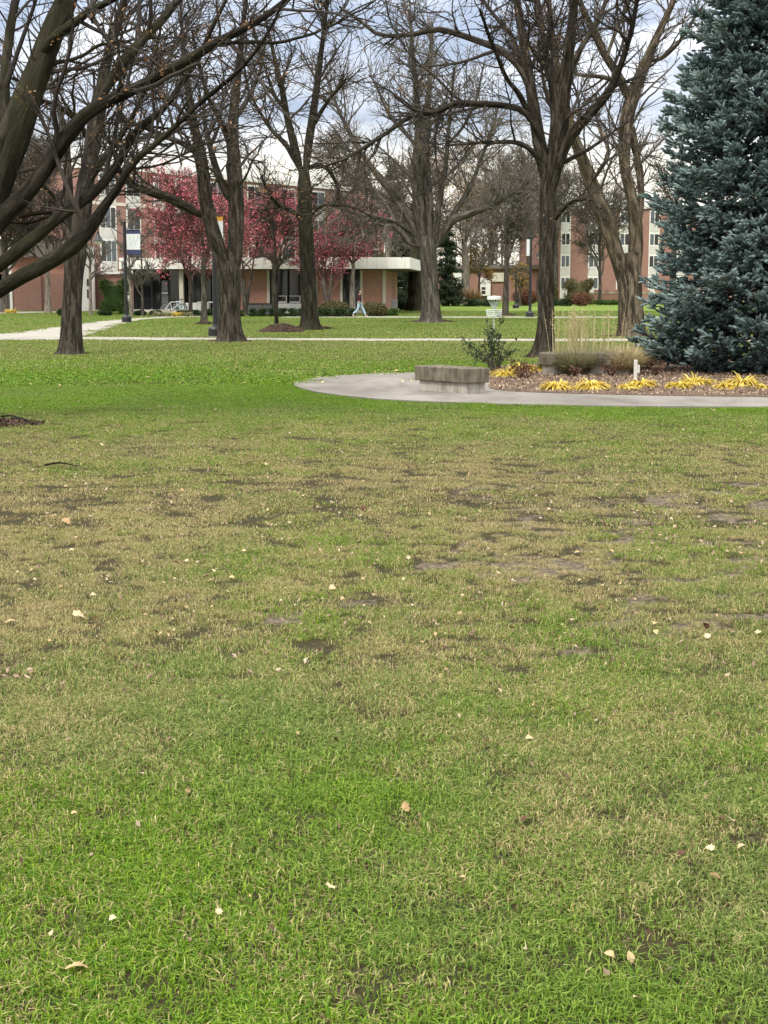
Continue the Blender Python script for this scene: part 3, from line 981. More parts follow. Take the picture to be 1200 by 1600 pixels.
# --- the big tree at the left edge: its trunk stands just outside the frame
T1 = 18.4
tree('shade_tree', 'huge dark leaning tree at the left edge, its long low boughs reaching over the lawn', (-95, 665), T1,
     [(-95, 668, 135), (-93, 640, 118), (-88, 570, 108), (-80, 500, 104), (-72, 460, 108), (-62, 425, 100)],
     [([(-70, 440, 96), (-42, 375, 112), (-8, 290, 98), (22, 205, 84), (48, 125, 72), (75, 50, 62), (95, 0, 56), (120, -70, 44), (150, -170, 30)], .6),
      ([(-70, 470, 90), (-40, 410, 60), (0, 343, 50), (40, 303, 47), (70, 262, 44), (100, 217, 42), (140, 173, 38), (200, 143, 32), (273, 103, 28), (327, 70, 25), (400, 27, 20), (450, -15, 16), (520, -70, 10)], -1.2),
      ([(-75, 490, 70), (-40, 450, 42), (0, 414, 38), (40, 383, 36), (77, 352, 34), (100, 333, 32), (140, 306, 29), (173, 271, 25), (213, 202, 21), (247, 175, 18), (287, 117, 15), (310, 77, 13), (347, 0, 10), (370, -60, 7)], -.3),
      ([(-78, 510, 80), (-40, 480, 50), (0, 452, 44), (35, 430, 43), (67, 413, 43), (110, 385, 44), (140, 352, 36), (167, 312, 24), (190, 282, 20), (205, 256, 18), (253, 213, 15), (300, 167, 13), (350, 122, 11), (393, 67, 9), (430, 0, 6)], -2.0),
      ([(150, 166, 30), (172, 130, 27), (195, 95, 26), (235, 52, 24), (273, 10, 22), (310, -45, 17)], (-0.42, 1)),
      ([(55, 105, 34), (80, 64, 28), (112, 36, 24), (145, 9, 20), (185, -15, 15), (240, -50, 9)], (0.3, -1)),
      ([(-10, 290, 34), (5, 200, 30), (2, 110, 26), (10, 30, 24), (22, -50, 18)], (0.1, 1.5)),
      ([(335, 68, 13), (365, 67, 11), (400, 66, 10), (440, 67, 9), (495, 51, 7), (533, 36, 6), (575, 15, 5), (610, -5, 4)], (-0.9, -0.4)),
      ([(30, 340, 16), (55, 333, 12), (90, 330, 11), (98, 345, 10), (80, 338, 9), (50, 345, 8), (15, 343, 6)], .6),
      ([(173, 268, 10), (205, 265, 7), (250, 258, 6), (300, 235, 5), (340, 222, 3)], -.8),
      ([(225, 195, 8), (275, 205, 6), (320, 200, 5), (345, 190, 3)], .6),
      ([(60, 130, 14), (85, 100, 12), (120, 92, 10), (160, 72, 9), (205, 68, 7), (250, 60, 5)], (0.28, 0.7))],
     M['bark_dark'], M['twig_dark'], rg(11), (85, 420, 1900), ((.8, 2.6), (.4, 1.1), (.2, .5)), .0052, leaf=(M['dead_leaf'], 700, .045, 5), ridge=.045, flare=.5, sides=26, zmin=2.6, wk=0.57, tk=1.3)

# --- the lawn trees, left to right
tree('shade_tree', 'straight dark trunk with furrowed bark on the left lawn, crossed by the low boughs', (110, 553), 38.7,
     [(110, 556, 58), (110, 548, 44), (111, 522, 38), (113, 470, 34), (115, 430, 34), (118, 402, 38), (121, 378, 40)],
     [([(114, 440, 26), (120, 395, 36), (127, 345, 33), (134, 295, 28), (143, 240, 26), (154, 175, 24), (164, 110, 20), (178, 55, 16), (194, 0, 12), (208, -80, 7)], 1),
      ([(115, 435, 20), (114, 392, 22), (109, 340, 18), (107, 290, 17), (104, 235, 14), (95, 180, 11), (82, 130, 8), (70, 50, 5)], 2),
      ([(134, 295, 16), (160, 250, 13), (188, 210, 10), (215, 160, 8), (232, 100, 6), (245, 40, 4)], (0.15, -2)),
      ([(145, 230, 13), (120, 190, 11), (90, 165, 9), (55, 150, 7), (20, 120, 5)], (0.3, -2)),
      ([(158, 150, 12), (185, 120, 10), (215, 95, 8), (255, 85, 6), (300, 60, 4)], (0.45, 2)),
      ([(110, 330, 9), (88, 310, 8), (60, 285, 6), (30, 278, 5), (-10, 260, 3)], -1.5)],
     M['bark_brown'], M['twig_dark'], rg(12), (90, 800, 3600), rmin=.0075, leaf=(M['dead_leaf'], 700, .06, 6), group='large bare trees on the lawn', wk=0.86)

tree('shade_tree', 'forked bare tree whose left stem throws one long bough out to the left', (357, 534), 49.0,
     [(357, 537, 70), (357, 528, 54), (357, 505, 45), (358, 460, 43), (358, 428, 46), (357, 408, 50)],
     [([(355, 475, 26), (351, 430, 30), (343, 395, 27), (331, 355, 25), (322, 315, 25), (318, 275, 23), (314, 240, 20), (306, 205, 17), (298, 165, 13), (291, 110, 10), (286, 30, 6), (284, -40, 4)], -1),
      ([(359, 475, 26), (363, 428, 32), (368, 370, 30), (369, 320, 27), (366, 265, 25), (363, 215, 22), (366, 165, 17), (372, 110, 13), (380, 45, 9), (386, -40, 6)], 1),
      ([(364, 318, 17), (352, 300, 15), (338, 265, 13), (327, 225, 10), (318, 180, 7), (322, 120, 5)], (0.15, 2)),
      ([(322, 338, 19), (308, 332, 18), (285, 320, 17), (260, 308, 17), (232, 299, 15), (206, 288, 12), (190, 270, 9), (178, 235, 7), (160, 195, 4)], -3),
      ([(316, 250, 11), (293, 229, 10), (262, 215, 9), (233, 203, 8), (205, 192, 7), (172, 187, 5)], (-0.4, -2)),
      ([(362, 230, 11), (345, 190, 9), (325, 150, 8), (312, 100, 6), (300, 50, 4)], (0.3, -1.5)),
      ([(366, 190, 10), (390, 150, 8), (408, 110, 6), (420, 60, 4)], (0.4, 1.5)),
      ([(310, 215, 8), (285, 175, 7), (255, 145, 6), (240, 95, 4)], (-0.5, 2))],
     M['bark_brown'], M['twig_dark'], rg(13), (105, 950, 4300), rmin=.0085, leaf=(M['dead_leaf'], 900, .065, 6), group='large bare trees on the lawn', wk=0.87, tk=.89)

tree('shade_tree', 'slim straight bare tree rising from dark mulch right of the young sapling', (484, 515), 64.0,
     [(484, 517, 42), (484, 511, 34), (483, 485, 29), (481, 430, 26), (478, 370, 26), (476, 315, 25), (475, 265, 25)],
     [([(477, 275, 19), (482, 225, 16), (489, 175, 14), (495, 125, 12), (501, 75, 9), (508, 5, 6), (512, -50, 4)], 1),
      ([(471, 272, 17), (459, 225, 14), (448, 180, 12), (440, 135, 10), (428, 85, 7), (415, 20, 5)], -1),
      ([(478, 348, 11), (458, 331, 8), (435, 320, 7), (422, 302, 5), (410, 275, 4)], -2),
      ([(466, 262, 10), (448, 228, 9), (425, 205, 7), (400, 168, 5), (384, 140, 3)], 1.5),
      ([(488, 200, 9), (508, 165, 7), (528, 140, 5), (545, 122, 3)], (0.25, -1.5)),
      ([(484, 340, 6), (503, 322, 5), (540, 322, 4), (580, 338, 3)], -2),
      ([(482, 262, 10), (498, 258, 9), (515, 268, 7), (530, 300, 5), (528, 325, 3)], 1),
      ([(446, 165, 8), (430, 150, 6), (410, 95, 4), (395, 50, 3)], (-0.35, 2))],
     M['bark_dark'], M['twig_dark'], rg(14), (100, 1000, 4600), rmin=.0105, leaf=(M['dead_leaf'], 700, .08, 6), group='large bare trees on the lawn', zmin=3.0, wk=0.87)

tree('shade_tree', 'very broad grey-barked old tree with a wide vase of boughs in the middle distance', (674, 503), 81.0,
     [(674, 505, 74), (674, 498, 60), (673, 470, 53), (671, 430, 49), (669, 395, 52), (668, 368, 58)],
     [([(655, 385, 26), (640, 340, 23), (612, 300, 19), (580, 262, 15), (552, 220, 11), (528, 170, 8), (508, 115, 5)], 2),
      ([(662, 380, 30), (654, 315, 27), (651, 262, 22), (654, 205, 18), (651, 145, 14), (645, 80, 10), (640, 15, 6)], -2),
      ([(672, 375, 30), (668, 305, 25), (665, 250, 21), (668, 185, 17), (672, 115, 11), (675, 40, 7)], 2),
      ([(681, 375, 20), (686, 315, 15), (696, 265, 12), (700, 220, 10), (705, 170, 7), (710, 105, 5)], -3),
      ([(684, 382, 25), (705, 346, 20), (735, 333, 16), (765, 322, 12), (795, 305, 8), (825, 285, 5)], -2),
      ([(688, 368, 17), (714, 325, 13), (735, 290, 11), (750, 250, 9), (765, 210, 7), (778, 165, 5)], 3),
      ([(652, 372, 15), (622, 348, 11), (588, 340, 9), (548, 332, 7), (505, 313, 4)], -3),
      ([(653, 384, 7), (636, 380, 6), (622, 362, 5), (605, 352, 4), (590, 372, 3)], -2),
      ([(640, 340, 12), (620, 318, 10), (590, 300, 8), (560, 290, 6), (530, 270, 4)], (0.25, 3)),
      ([(665, 250, 11), (640, 215, 9), (610, 180, 7), (590, 130, 5)], (0.5, 2)),
      ([(700, 225, 8), (725, 195, 7), (745, 150, 5), (755, 100, 3)], (-1.5, -2))],
     M['bark_grey'], M['twig_grey'], rg(15), (190, 1800, 9000), ((1.5, 4.2), (.8, 2.0), (.35, .9)), .0125, group='large bare trees on the lawn', zmin=3.6, leaf=(M['dead_leaf'], 300, .09, 4), wk=0.66, tk=.79)

tree('shade_tree', 'rough-barked tree at the planting bed, its crown of limbs spreading from one high fork', (848, 558), 37.0,
     [(847, 561, 62), (849, 550, 47), (852, 520, 38), (853, 480, 36), (852, 445, 39), (854, 420, 33), (855, 380, 35), (856, 345, 38), (856, 300, 36), (858, 265, 42)],
     [([(856, 325, 24), (855, 285, 28), (843, 225, 25), (832, 155, 21), (821, 85, 17), (808, 5, 14), (800, -60, 11), (790, -190, 6)], 1),
      ([(857, 325, 26), (862, 285, 30), (875, 215, 27), (883, 145, 23), (892, 70, 19), (903, -10, 14), (915, -140, 8)], -1.5),
      ([(858, 310, 22), (868, 264, 24), (888, 218, 20), (918, 182, 17), (948, 148, 15), (966, 112, 12), (978, 75, 10), (990, 30, 8), (1000, -30, 6)], -2),
      ([(853, 240, 16), (838, 200, 13), (815, 172, 12), (780, 164, 11), (717, 160, 10), (683, 173, 9), (640, 182, 9), (587, 217, 8), (540, 247, 6), (500, 262, 4)], -2.5),
      ([(845, 215, 18), (825, 130, 15), (795, 88, 13), (750, 67, 12), (687, 50, 11), (640, 58, 9), (590, 60, 8), (560, 37, 6), (530, 18, 4)], 2),
      ([(852, 268, 13), (833, 238, 10), (805, 222, 8), (755, 223, 6), (700, 227, 4)], -1),
      ([(858, 262, 18), (868, 170, 16), (856, 90, 13), (842, 10, 10), (832, -50, 7)], 2),
      ([(885, 130, 13), (905, 80, 11), (930, 35, 9), (950, -20, 7)], (-0.4, 1.5)),
      ([(840, 205, 12), (812, 150, 10), (790, 120, 8), (765, 60, 7), (745, 10, 5)], (0.12, -2.5)),
      ([(862, 350, 10), (880, 325, 8), (900, 312, 7), (925, 312, 6), (945, 325, 4)], -2),
      ([(870, 260, 10), (900, 243, 8), (930, 225, 6), (975, 190, 4)], 1),
      ([(828, 140, 11), (800, 60, 9), (770, 20, 7), (740, -20, 5)], (0.3, 3))],
     M['bark_brown'], M['twig_dark'], rg(16), (140, 1150, 5200), ((1.0, 3.0), (.5, 1.4), (.25, .6)), rmin=.0075, leaf=(M['dead_leaf'], 800, .06, 7), group='large bare trees on the lawn', ridge=.075, zmin=3.4, wk=0.85, tk=.84)

tree('shade_tree', 'massive double-stemmed tree with pale streaked bark beside the blue spruce', (985, 525), 55.0,
     [(985, 529, 96), (985, 518, 70), (985, 485, 60), (984, 445, 56), (980, 410, 62), (978, 395, 66)],
     [([(976, 462, 36), (967, 412, 40), (955, 372, 38), (941, 330, 35), (925, 290, 31), (908, 245, 27), (893, 205, 24), (880, 155, 20), (868, 95, 16), (860, 20, 12), (855, -50, 8)], -1),
      ([(989, 462, 36), (992, 412, 38), (993, 355, 32), (986, 305, 28), (976, 262, 26), (976, 220, 30), (979, 185, 34), (990, 145, 30), (1008, 102, 24), (1025, 60, 19), (1045, 18, 15), (1070, -40, 10)], 1),
      ([(984, 160, 24), (966, 118, 21), (945, 85, 20), (928, 50, 18), (910, 15, 14), (898, -35, 10)], (0.4, -1)),
      ([(1000, 350, 16), (1001, 300, 17), (996, 255, 17), (985, 205, 20)], (0.1, 0.8)),
      ([(925, 285, 11), (950, 240, 9), (935, 200, 7), (925, 150, 5)], (-0.2, 2)),
      ([(985, 150, 14), (965, 128, 12), (940, 118, 10), (900, 112, 8), (870, 80, 6)], (0.4, 2.5)),
      ([(1012, 95, 12), (1035, 90, 10), (1065, 60, 8), (1095, 10, 5)], (0.6, -1)),
      ([(896, 205, 9), (870, 170, 8), (850, 130, 6), (838, 70, 4)], (-0.4, 2)),
      ([(948, 90, 9), (965, 40, 8), (985, -10, 6)], (-0.6, 1))],
     M['bark_tan'], M['twig_brown'], rg(17), (110, 950, 4200), rmin=.009, leaf=(M['dead_leaf'], 1300, .07, 8), group='large bare trees on the lawn', zmin=5.0, ridge=.06, wk=0.66, tk=.98)


# --- procedural small and far trees
def small_tree(name, label, px, py, hgt_px, spread_px, rng, barkm, twigm, trunk_w, fork=.3, n=(9, 70, 420, 1500), up=.06, rmin=.019, leaf=None, group=None, lean=0.0, ang=(.35, .9), stems=1, cat='tree', zlow=.25, Yd=None):
    g = gp(px, py)
    if Yd: g = np.array([at(px, py, Yd)[0], Yd, float(zt(Yd))])
    k = F_PX / g[1]
    H, Sp = hgt_px / k, spread_px / k
    t = thing(name, label, cat, tuple(g), 0, group)
    tm, cm = MB(), MB()
    r0 = trunk_w / 2 / k
    A, B = [], []
    for s_ in range(stems):
        a = rng.uniform(0, 6.28)
        o_ = .0 if stems == 1 else .16 * H
        tx = np.linspace(0, 1, 14)
        top = H * (.9 if stems == 1 else .8)
        x = np.stack([lean * H * tx + np.cos(a) * o_ * tx ** 1.2 + np.cumsum(rng.normal(0, .006 * H, 14)) * tx, np.sin(a) * o_ * tx ** 1.2 + np.cumsum(rng.normal(0, .006 * H, 14)) * tx, top * tx - .05 * (tx == 0)], 1)
        r_ = np.maximum(r0 * (1 - tx) ** .75 * (1 if stems == 1 else .7), rmin)
        tubes(tm, x[None], r_[None], 12, ridge=.04, rng=rng, flare=.25)
        A.append(x); B.append(r_)
    tm.build('trunk', barkm, t, smooth=True)
    A, B = np.array(A), np.array(B)
    p0, q0 = spawn(rng, A, B, n[0], fork, Sp * .55, Sp * .85, *ang, 11, up, .09, .72, rmin * 2)
    p1, q1 = spawn(rng, np.concatenate([p0, ]), q0, n[1], .2, Sp * .22, Sp * .45, .4, 1.0, 8, up * .6, .13, .62, rmin * 1.4)
    p2, q2 = spawn(rng, np.concatenate([p1]), q1, n[2], .1, Sp * .1, Sp * .24, .4, 1.1, 5, up * .4, .16, .65, rmin)
    p3, q3 = spawn(rng, p2, q2, n[3], .05, Sp * .05, Sp * .13, .4, 1.1, 4, 0.0, .2, .7, rmin * .8)
    for p, q, s_ in ((p0, q0, 8), (p1, q1, 5), (p2, q2, 4), (p3, q3, 3)): tubes(cm, p, q, s_)
    cm.build('branches', twigm, t)
    for mat, cnt, size in (leaf if isinstance(leaf, list) else [leaf] if leaf else []):
        tips = np.concatenate([p3[:, -1], p3[:, 2], p2[:, -1], p2[:, 3]])
        tips = tips[tips[:, 2] > zlow * H]
        C = tips[rng.integers(0, len(tips), cnt)] + rng.normal(0, size * 1.0, (cnt, 3))
        lm = MB(); leaf_cloud(lm, C, size, rng, aspect=.8)
        lm.build('berries' if mat.name == 'berry' else 'leaves', mat, t)
    return t


crab = 'crabapples thick with red berries'
B_ = lambda n, s=.10: (M['berry'], int(n * 1.25), s)
small_tree('crabapple_tree', 'large red-berried crabapple left of the forked tree, standing in its own mulch ring', 319, 506, 177, 161, rg(21), M['bark_grey'], M['twig_red'], 11, .38, (11, 90, 520, 1900), leaf=B_(5200), group=crab, ang=(.5, 1.15), zlow=.30)
small_tree('crabapple_tree', 'multi-stemmed red crabapple close behind the forked tree', 384, 487, 144, 130, rg(22), M['bark_grey'], M['twig_red'], 9, .35, (10, 80, 460, 1600), leaf=B_(4200), group=crab, stems=3, zlow=.28, ang=(.4, 1.0), Yd=103)
small_tree('crabapple_tree', 'red crabapple with a pale thin trunk behind the sapling', 429, 485, 153, 119, rg(23), M['bark_grey'], M['twig_red'], 8, .35, (10, 80, 460, 1600), leaf=B_(4600), group=crab, zlow=.28, ang=(.4, 1.0), Yd=104)
small_tree('crabapple_tree', 'low-branching red crabapple right of the slim straight tree', 512, 487, 136, 101, rg(24), M['bark_grey'], M['twig_red'], 8, .25, (9, 70, 420, 1500), leaf=B_(3600), group=crab, stems=3, zlow=.30, ang=(.35, .9), Yd=103)
small_tree('crabapple_tree', 'pale-trunked crabapple with red berries and a few yellow leaves by the brick wall end', 551, 484, 132, 110, rg(25), M['bark_pale'], M['twig_red'], 11, .35, (10, 80, 460, 1600), leaf=[B_(3300), (M['gold_leaf'], 260, .10)], group=crab, zlow=.30, ang=(.45, 1.1), Yd=104.5)
small_tree('crabapple_tree', 'red-berried crabapple against the brick tower left of the white entrance column', 298, 487, 156, 134, rg(26), M['bark_grey'], M['twig_red'], 7, .3, (10, 80, 460, 1600), leaf=B_(4200), group=crab, zlow=.30, ang=(.4, 1.0), Yd=104.5)
small_tree('young_tree', 'young slender sapling with ascending bare branches in a mulch mound', 432, 517, 205, 62, rg(27), M['bark_dark'], M['twig_dark'], 6.5, .32, (12, 70, 260, 700), .05, .011, ang=(.45, .95))
bare = 'small bare trees along the halls'
small_tree('bare_tree', 'small grey bare tree with crooked branches beside the white entrance bay', 142, 491, 175, 75, rg(31), M['bark_pale'], M['twig_grey'], 6, .3, (10, 60, 300, 900), group=bare, Yd=104)
small_tree('bare_tree', 'pale straight bare tree directly behind the lamp post', 205, 493, 160, 60, rg(32), M['bark_pale'], M['twig_grey'], 6, .45, (9, 55, 280, 900), group=bare, ang=(.5, 1.1), Yd=101)
small_tree('bare_tree', 'thin bare tree with a low forked branch just right of the lamp post', 223, 494, 130, 55, rg(33), M['bark_grey'], M['twig_grey'], 5, .22, (8, 55, 260, 800), group=bare, Yd=101.5)
small_tree('bare_tree', 'grey smooth-trunked bare tree standing against the left brick wall', 75, 483, 215, 130, rg(34), M['bark_pale'], M['twig_brown'], 10, .30, (16, 160, 1100, 5200), group=bare, leaf=(M['dead_leaf'], 160, .1), Yd=112)
small_tree('bare_tree', 'brown twiggy tree at the far left with a few orange leaves left', 8, 482, 235, 150, rg(35), M['bark_grey'], M['twig_brown'], 12, .22, (18, 180, 1200, 5600), group=bare, leaf=(M['orange_leaf'], 1100, .13), Yd=112)
small_tree('bare_tree', 'small vase-shaped bare tree in a mulch ring behind the disc golf basket', 790, 493, 180, 105, rg(36), M['bark_grey'], M['twig_grey'], 11, .28, (18, 170, 1100, 5000), .05, group=bare, ang=(.4, .95))
small_tree('oak_tree', 'tan-trunked tree still holding a dense crown of brown-orange leaves', 727, 474, 215, 135, rg(37), M['bark_pale'], M['twig_grey'], 15, .27, (17, 150, 900, 3600), .03, .016, leaf=(M['orange_leaf'], 8500, .17), zlow=.2, ang=(.6, 1.25), Yd=150)
small_tree('maple_tree', 'small tree of golden leaves in front of the far brick wall', 748, 474, 80, 42, rg(38), M['bark_grey'], M['twig_brown'], 5, .3, (9, 60, 260, 700), .03, .016, leaf=(M['gold_leaf'], 1500, .16), Yd=152)
small_tree('maple_tree', 'tiny yellow-leaved tree behind the far lamp post', 812, 476, 62, 30, rg(39), M['bark_grey'], M['twig_brown'], 5, .35, (9, 50, 200, 500), .03, .016, leaf=(M['gold_leaf'], 700, .15), Yd=140)
far = 'bare trees in front of the far brick hall'
small_tree('bare_tree', 'bare far tree whose twigs veil the left window strip of the far hall', 868, 473, 205, 120, rg(41), M['bark_grey'], M['twig_grey'], 9, .25, (14, 110, 640, 2600), .05, .028, group=far, Yd=150)
small_tree('bare_tree', 'bare far tree spreading low in front of the brick wall left of the double-stemmed tree', 937, 470, 175, 110, rg(42), M['bark_grey'], M['twig_grey'], 6, .2, (16, 140, 900, 4000), .05, .026, group=far, Yd=152, ang=(.4, .9))
small_tree('bare_tree', 'tall bare tree filling the gap between the far halls', 826, 474, 205, 115, rg(43), M['bark_grey'], M['twig_grey'], 10, .2, (15, 120, 700, 3000), .05, .030, group=far, Yd=165)
small_tree('bare_tree', 'tall far tree of fine grey twigs right of the broad old tree', 765, 474, 215, 125, rg(44), M['bark_grey'], M['twig_grey'], 12, .22, (15, 120, 700, 3000), .05, .032, group=far, Yd=180, leaf=(M['orange_leaf'], 260, .2))
small_tree('bare_tree', 'dark-trunked tall tree half hidden behind the broad old tree', 648, 476, 250, 110, rg(45), M['bark_dark'], M['twig_brown'], 24, .35, (14, 110, 640, 2600), .05, .028, group=far, Yd=118)
small_tree('sycamore_tree', 'sycamore with white bending limbs above the flat roof end', 607, 470, 200, 95, rg(46), M['bark_pale'], M['twig_grey'], 15, .3, (11, 90, 520, 2200), .04, .026, group=far, Yd=135)
small_tree('bare_tree', 'tall grey tree rising behind the low hall roof', 545, 474, 225, 120, rg(47), M['bark_grey'], M['twig_brown'], 14, .25, (14, 120, 700, 3200), .05, .030, group=far, Yd=160, leaf=(M['orange_leaf'], 300, .18))
small_tree('bare_tree', 'bare tree behind the spruce, seen through its gaps', 1050, 472, 200, 100, rg(48), M['bark_grey'], M['twig_brown'], 12, .2, (12, 90, 480, 1800), .05, .030, group=far, Yd=150)


# --- conifers far behind the hall
def conifer(label, px, py, hgt_px, wid_px, Yd, mat, rng, n=9000, size=.32, group='dark conifers behind the low hall'):
    x, z0 = at(px, py, Yd)[0], float(zt(Yd))
    k = F_PX / Yd
    H, W_ = hgt_px / k, wid_px / k
    t = thing('conifer', label, 'tree', (x, Yd, z0), 0, group)
    tm = MB()
    zz = np.linspace(0, H * .95, 12)
    tubes(tm, np.stack([0 * zz, 0 * zz, zz], 1)[None], np.linspace(.3, .03, 12)[None], 10, ridge=.03, rng=rng)
    tm.build('trunk', M['bark_dark'], t, smooth=True)
    nb = 150
    zb = H * (.06 + .92 * rng.random(nb) ** 1.15)
    a = rng.uniform(0, 6.28, nb)
    Lb = W_ * .5 * (1 - zb / H) ** .8 * rng.uniform(.7, 1.15, nb) + .15
    q = rng.random((n,))
    bi = rng.integers(0, nb, n)
    tt = q ** .6
    ln = Lb[bi] * tt
    sp_ = .16 * Lb[bi] * (1.1 - tt * .5)
    C = np.stack([np.cos(a[bi]) * ln, np.sin(a[bi]) * ln, zb[bi] - ln * .28 + .12 * ln * tt], 1) + rng.normal(0, 1, (n, 3)) * sp_[:, None] * np.array([1, 1, .45])
    lm = MB(); leaf_cloud(lm, C, size, rng, aspect=.35)
    lm.build('foliage', mat, t)
    return t


conifer('tall brown-green conifer right of the slim straight tree, above the red crowns', 560, 474, 235, 105, 150, M['conifer_brown'], rg(51), 12000)
conifer('dull green conifer just left of the broad old tree, above the roof end', 612, 474, 215, 95, 148, M['conifer_brown'], rg(52), 11000)
conifer('dark green conifer beyond the open end of the low hall', 634, 476, 130, 80, 138, M['conifer_green'], rg(53), 9000)
conifer('dark green conifer showing right of the broad old trunk', 697, 474, 135, 60, 140, M['conifer_green'], rg(54), 7000)
conifer('low dark conifer under the roof overhang beside the brick wall end', 615, 478, 80, 60, 128, M['conifer_green'], rg(55), 6000)

# --- the wood that closes the view behind the halls, one mass of bare twigs and dull leaf
r_ = rg(59)
nw = 34000
Yw = r_.uniform(205, 235, nw)
pxw = r_.uniform(-250, 1450, nw)
Xw = (pxw - 600) / F_PX * Yw
hw_ = 8.0 + 7.0 * vnoise(Xw, 0 * Xw + 3, .11) + 3 * vnoise(Xw, 0 * Xw + 9, .35)
Zw = zt(Yw) + hw_ * r_.random(nw) ** .8
wm = MB()
leaf_cloud(wm, np.stack([Xw, Yw, Zw], 1), .55, r_, aspect=.28)
st0 = np.stack([r_.uniform(-75, 75, 90), r_.uniform(207, 233, 90)], 1)
sp3 = np.stack([np.concatenate([st0 + r_.normal(0, .15, st0.shape) * q_, (zt(st0[:, 1]) + q_ * 9)[:, None]], 1) for q_ in np.linspace(0, 1, 6)], 1)
tubes(wm, sp3, np.linspace(.22, .06, 6)[None] * np.ones((90, 1)), 6, rnd=.2)
tag(wm.build('far_wood', M['far_wood']), 'far wood of brown and grey bare trees closing the view', 'wood', kind='stuff')

# --- the blue spruce
def spruce():
    rng = rg(61)
    Yc = 30.0
    bx = at(1190, 585, Yc)[0]
    t = thing('blue_spruce', 'dense blue-green spruce with tiered drooping boughs at the right edge', 'tree', (bx, Yc, 0))
    H = 14.5
    tm = MB()
    zz = np.linspace(-.05, H * .97, 24)
    tubes(tm, np.stack([0 * zz, 0 * zz, zz], 1)[None], np.interp(zz, [0, .5, H], [.24, .20, .02])[None], 16, ridge=.05, rng=rng, flare=.3)
    tm.build('trunk', M['bark_dark'], t, smooth=True)
    bm_, nm_ = MB(), MB()
    rows = []                                       # boughs in uneven whorls
    z = .14
    while z < H - .5:
        vis = z < 8.4
        tier = rng.uniform(.90, 1.05)
        nb = 12 if vis else 7
        for a in rng.uniform(0, 6.28) + np.arange(nb) / nb * 6.283 + rng.normal(0, .16, nb):
            if math.sin(a) > .5 and rng.random() < .5: continue           # the far side is thinner
            Rz = np.interp(z, [0, .5, 2.2, 5, 8, H], [2.5, 2.6, 2.45, 2.08, 1.52, .1])
            rows.append((a, z + rng.normal(0, .06), Rz * tier * (rng.uniform(.86, 1.03) if rng.random() < .75 else rng.uniform(.55, .82))))
        z += rng.uniform(.20, .30) if vis else .45
    rows = np.array(rows)
    n = len(rows)
    P = 10
    s = np.linspace(0, 1, P)
    a, z0, Lb = rows[:, 0], rows[:, 1], rows[:, 2]
    el = np.interp(z0, [0, 2, 8, H], [0, -.10, .12, .6])
    hor = np.stack([np.cos(a), np.sin(a)], 1)
    r_ = Lb[:, None] * s[None]
    sag = np.interp(z0, [0, 1, 3, 9], [.02, .12, .17, .08])
    zz = z0[:, None] + np.tan(el)[:, None] * r_ - sag[:, None] * Lb[:, None] * np.sin(s * math.pi * .75)[None] * .8 + .12 * Lb[:, None] * (s ** 3)[None]
    zz = np.maximum(zz, .07 + .05 * rng.random((n, P)))
    pts = np.concatenate([hor[:, None, :] * r_[..., None], zz[..., None]], 2)
    tubes(bm_, pts, np.linspace(.028, .006, P)[None] * np.ones((n, 1)), 6)
    per = 26                                        # branchlets, mostly in the plane of the bough
    pi = np.repeat(np.arange(n), per)
    tt = np.clip(rng.uniform(.18, 1.0, len(pi)), 0, .999)
    f = tt * (P - 1); i = f.astype(int); u = (f - i)[:, None]
    p0 = pts[pi, i] * (1 - u) + pts[pi, i + 1] * u
    T = pts[pi, i + 1] - pts[pi, i]; T /= np.linalg.norm(T, axis=1, keepdims=True)
    side = np.cross(T, [0, 0, 1.]); side /= np.linalg.norm(side, axis=1, keepdims=True)
    sg = np.where(rng.random(len(pi)) < .5, -1, 1)[:, None]
    ang = rng.uniform(.4, .95, len(pi))[:, None]
    d = np.cos(ang) * T + np.sin(ang) * side * sg + np.array([0, 0, 1]) * rng.uniform(-.30, .34, len(pi))[:, None]
    d /= np.linalg.norm(d, axis=1, keepdims=True)
    L2 = (np.clip(Lb[pi] * (1.12 - tt) * .60, .16, .60) * rng.uniform(.7, 1.2, len(pi)))
    P2 = 5
    q = np.empty((len(pi), P2, 3)); q[:, 0] = p0
    for k in range(1, P2):
        q[:, k] = q[:, k - 1] + d * (L2 / (P2 - 1))[:, None]
        d = d + np.array([0, 0, .05]) + rng.normal(0, .07, d.shape)
        d /= np.linalg.norm(d, axis=1, keepdims=True)
    q[..., 2] = np.maximum(q[..., 2], .06)
    tubes(bm_, q, np.linspace(.009, .004, P2)[None] * np.ones((len(q), 1)), 3)
    bm_.build('branches', M['bark_brown'], t)
    front = (q[:, 2, 1] < .7) & (q[:, 2, 2] < 7.6)

    def shoots(q, per, lo, hi):
        pi = np.repeat(np.arange(len(q)), per)
        tt = rng.uniform(.10, .999, len(pi))
        tt[::per] = .999
        f = tt * (q.shape[1] - 1); i = np.minimum(f.astype(int), q.shape[1] - 2); u = (f - i)[:, None]
        p0 = q[pi, i] * (1 - u) + q[pi, i + 1] * u
        T = q[pi, i + 1] - q[pi, i]; T /= np.linalg.norm(T, axis=1, keepdims=True) + 1e-9
        v = rng.normal(size=T.shape) * np.array([1, 1, .6]); v[:, 2] += .35
        v -= (v * T).sum(1, keepdims=True) * T; v /= np.linalg.norm(v, axis=1, keepdims=True)
        an = rng.uniform(.35, 1.0, len(pi))[:, None]
        an[::per] = .1
        return p0, np.cos(an) * T + np.sin(an) * v, rng.uniform(lo, hi, len(pi)), tt

    S_ = [shoots(q[front], 6, .09, .17), shoots(q[~front], 2, .15, .26), shoots(pts[:, 4:], 7, .10, .19)]
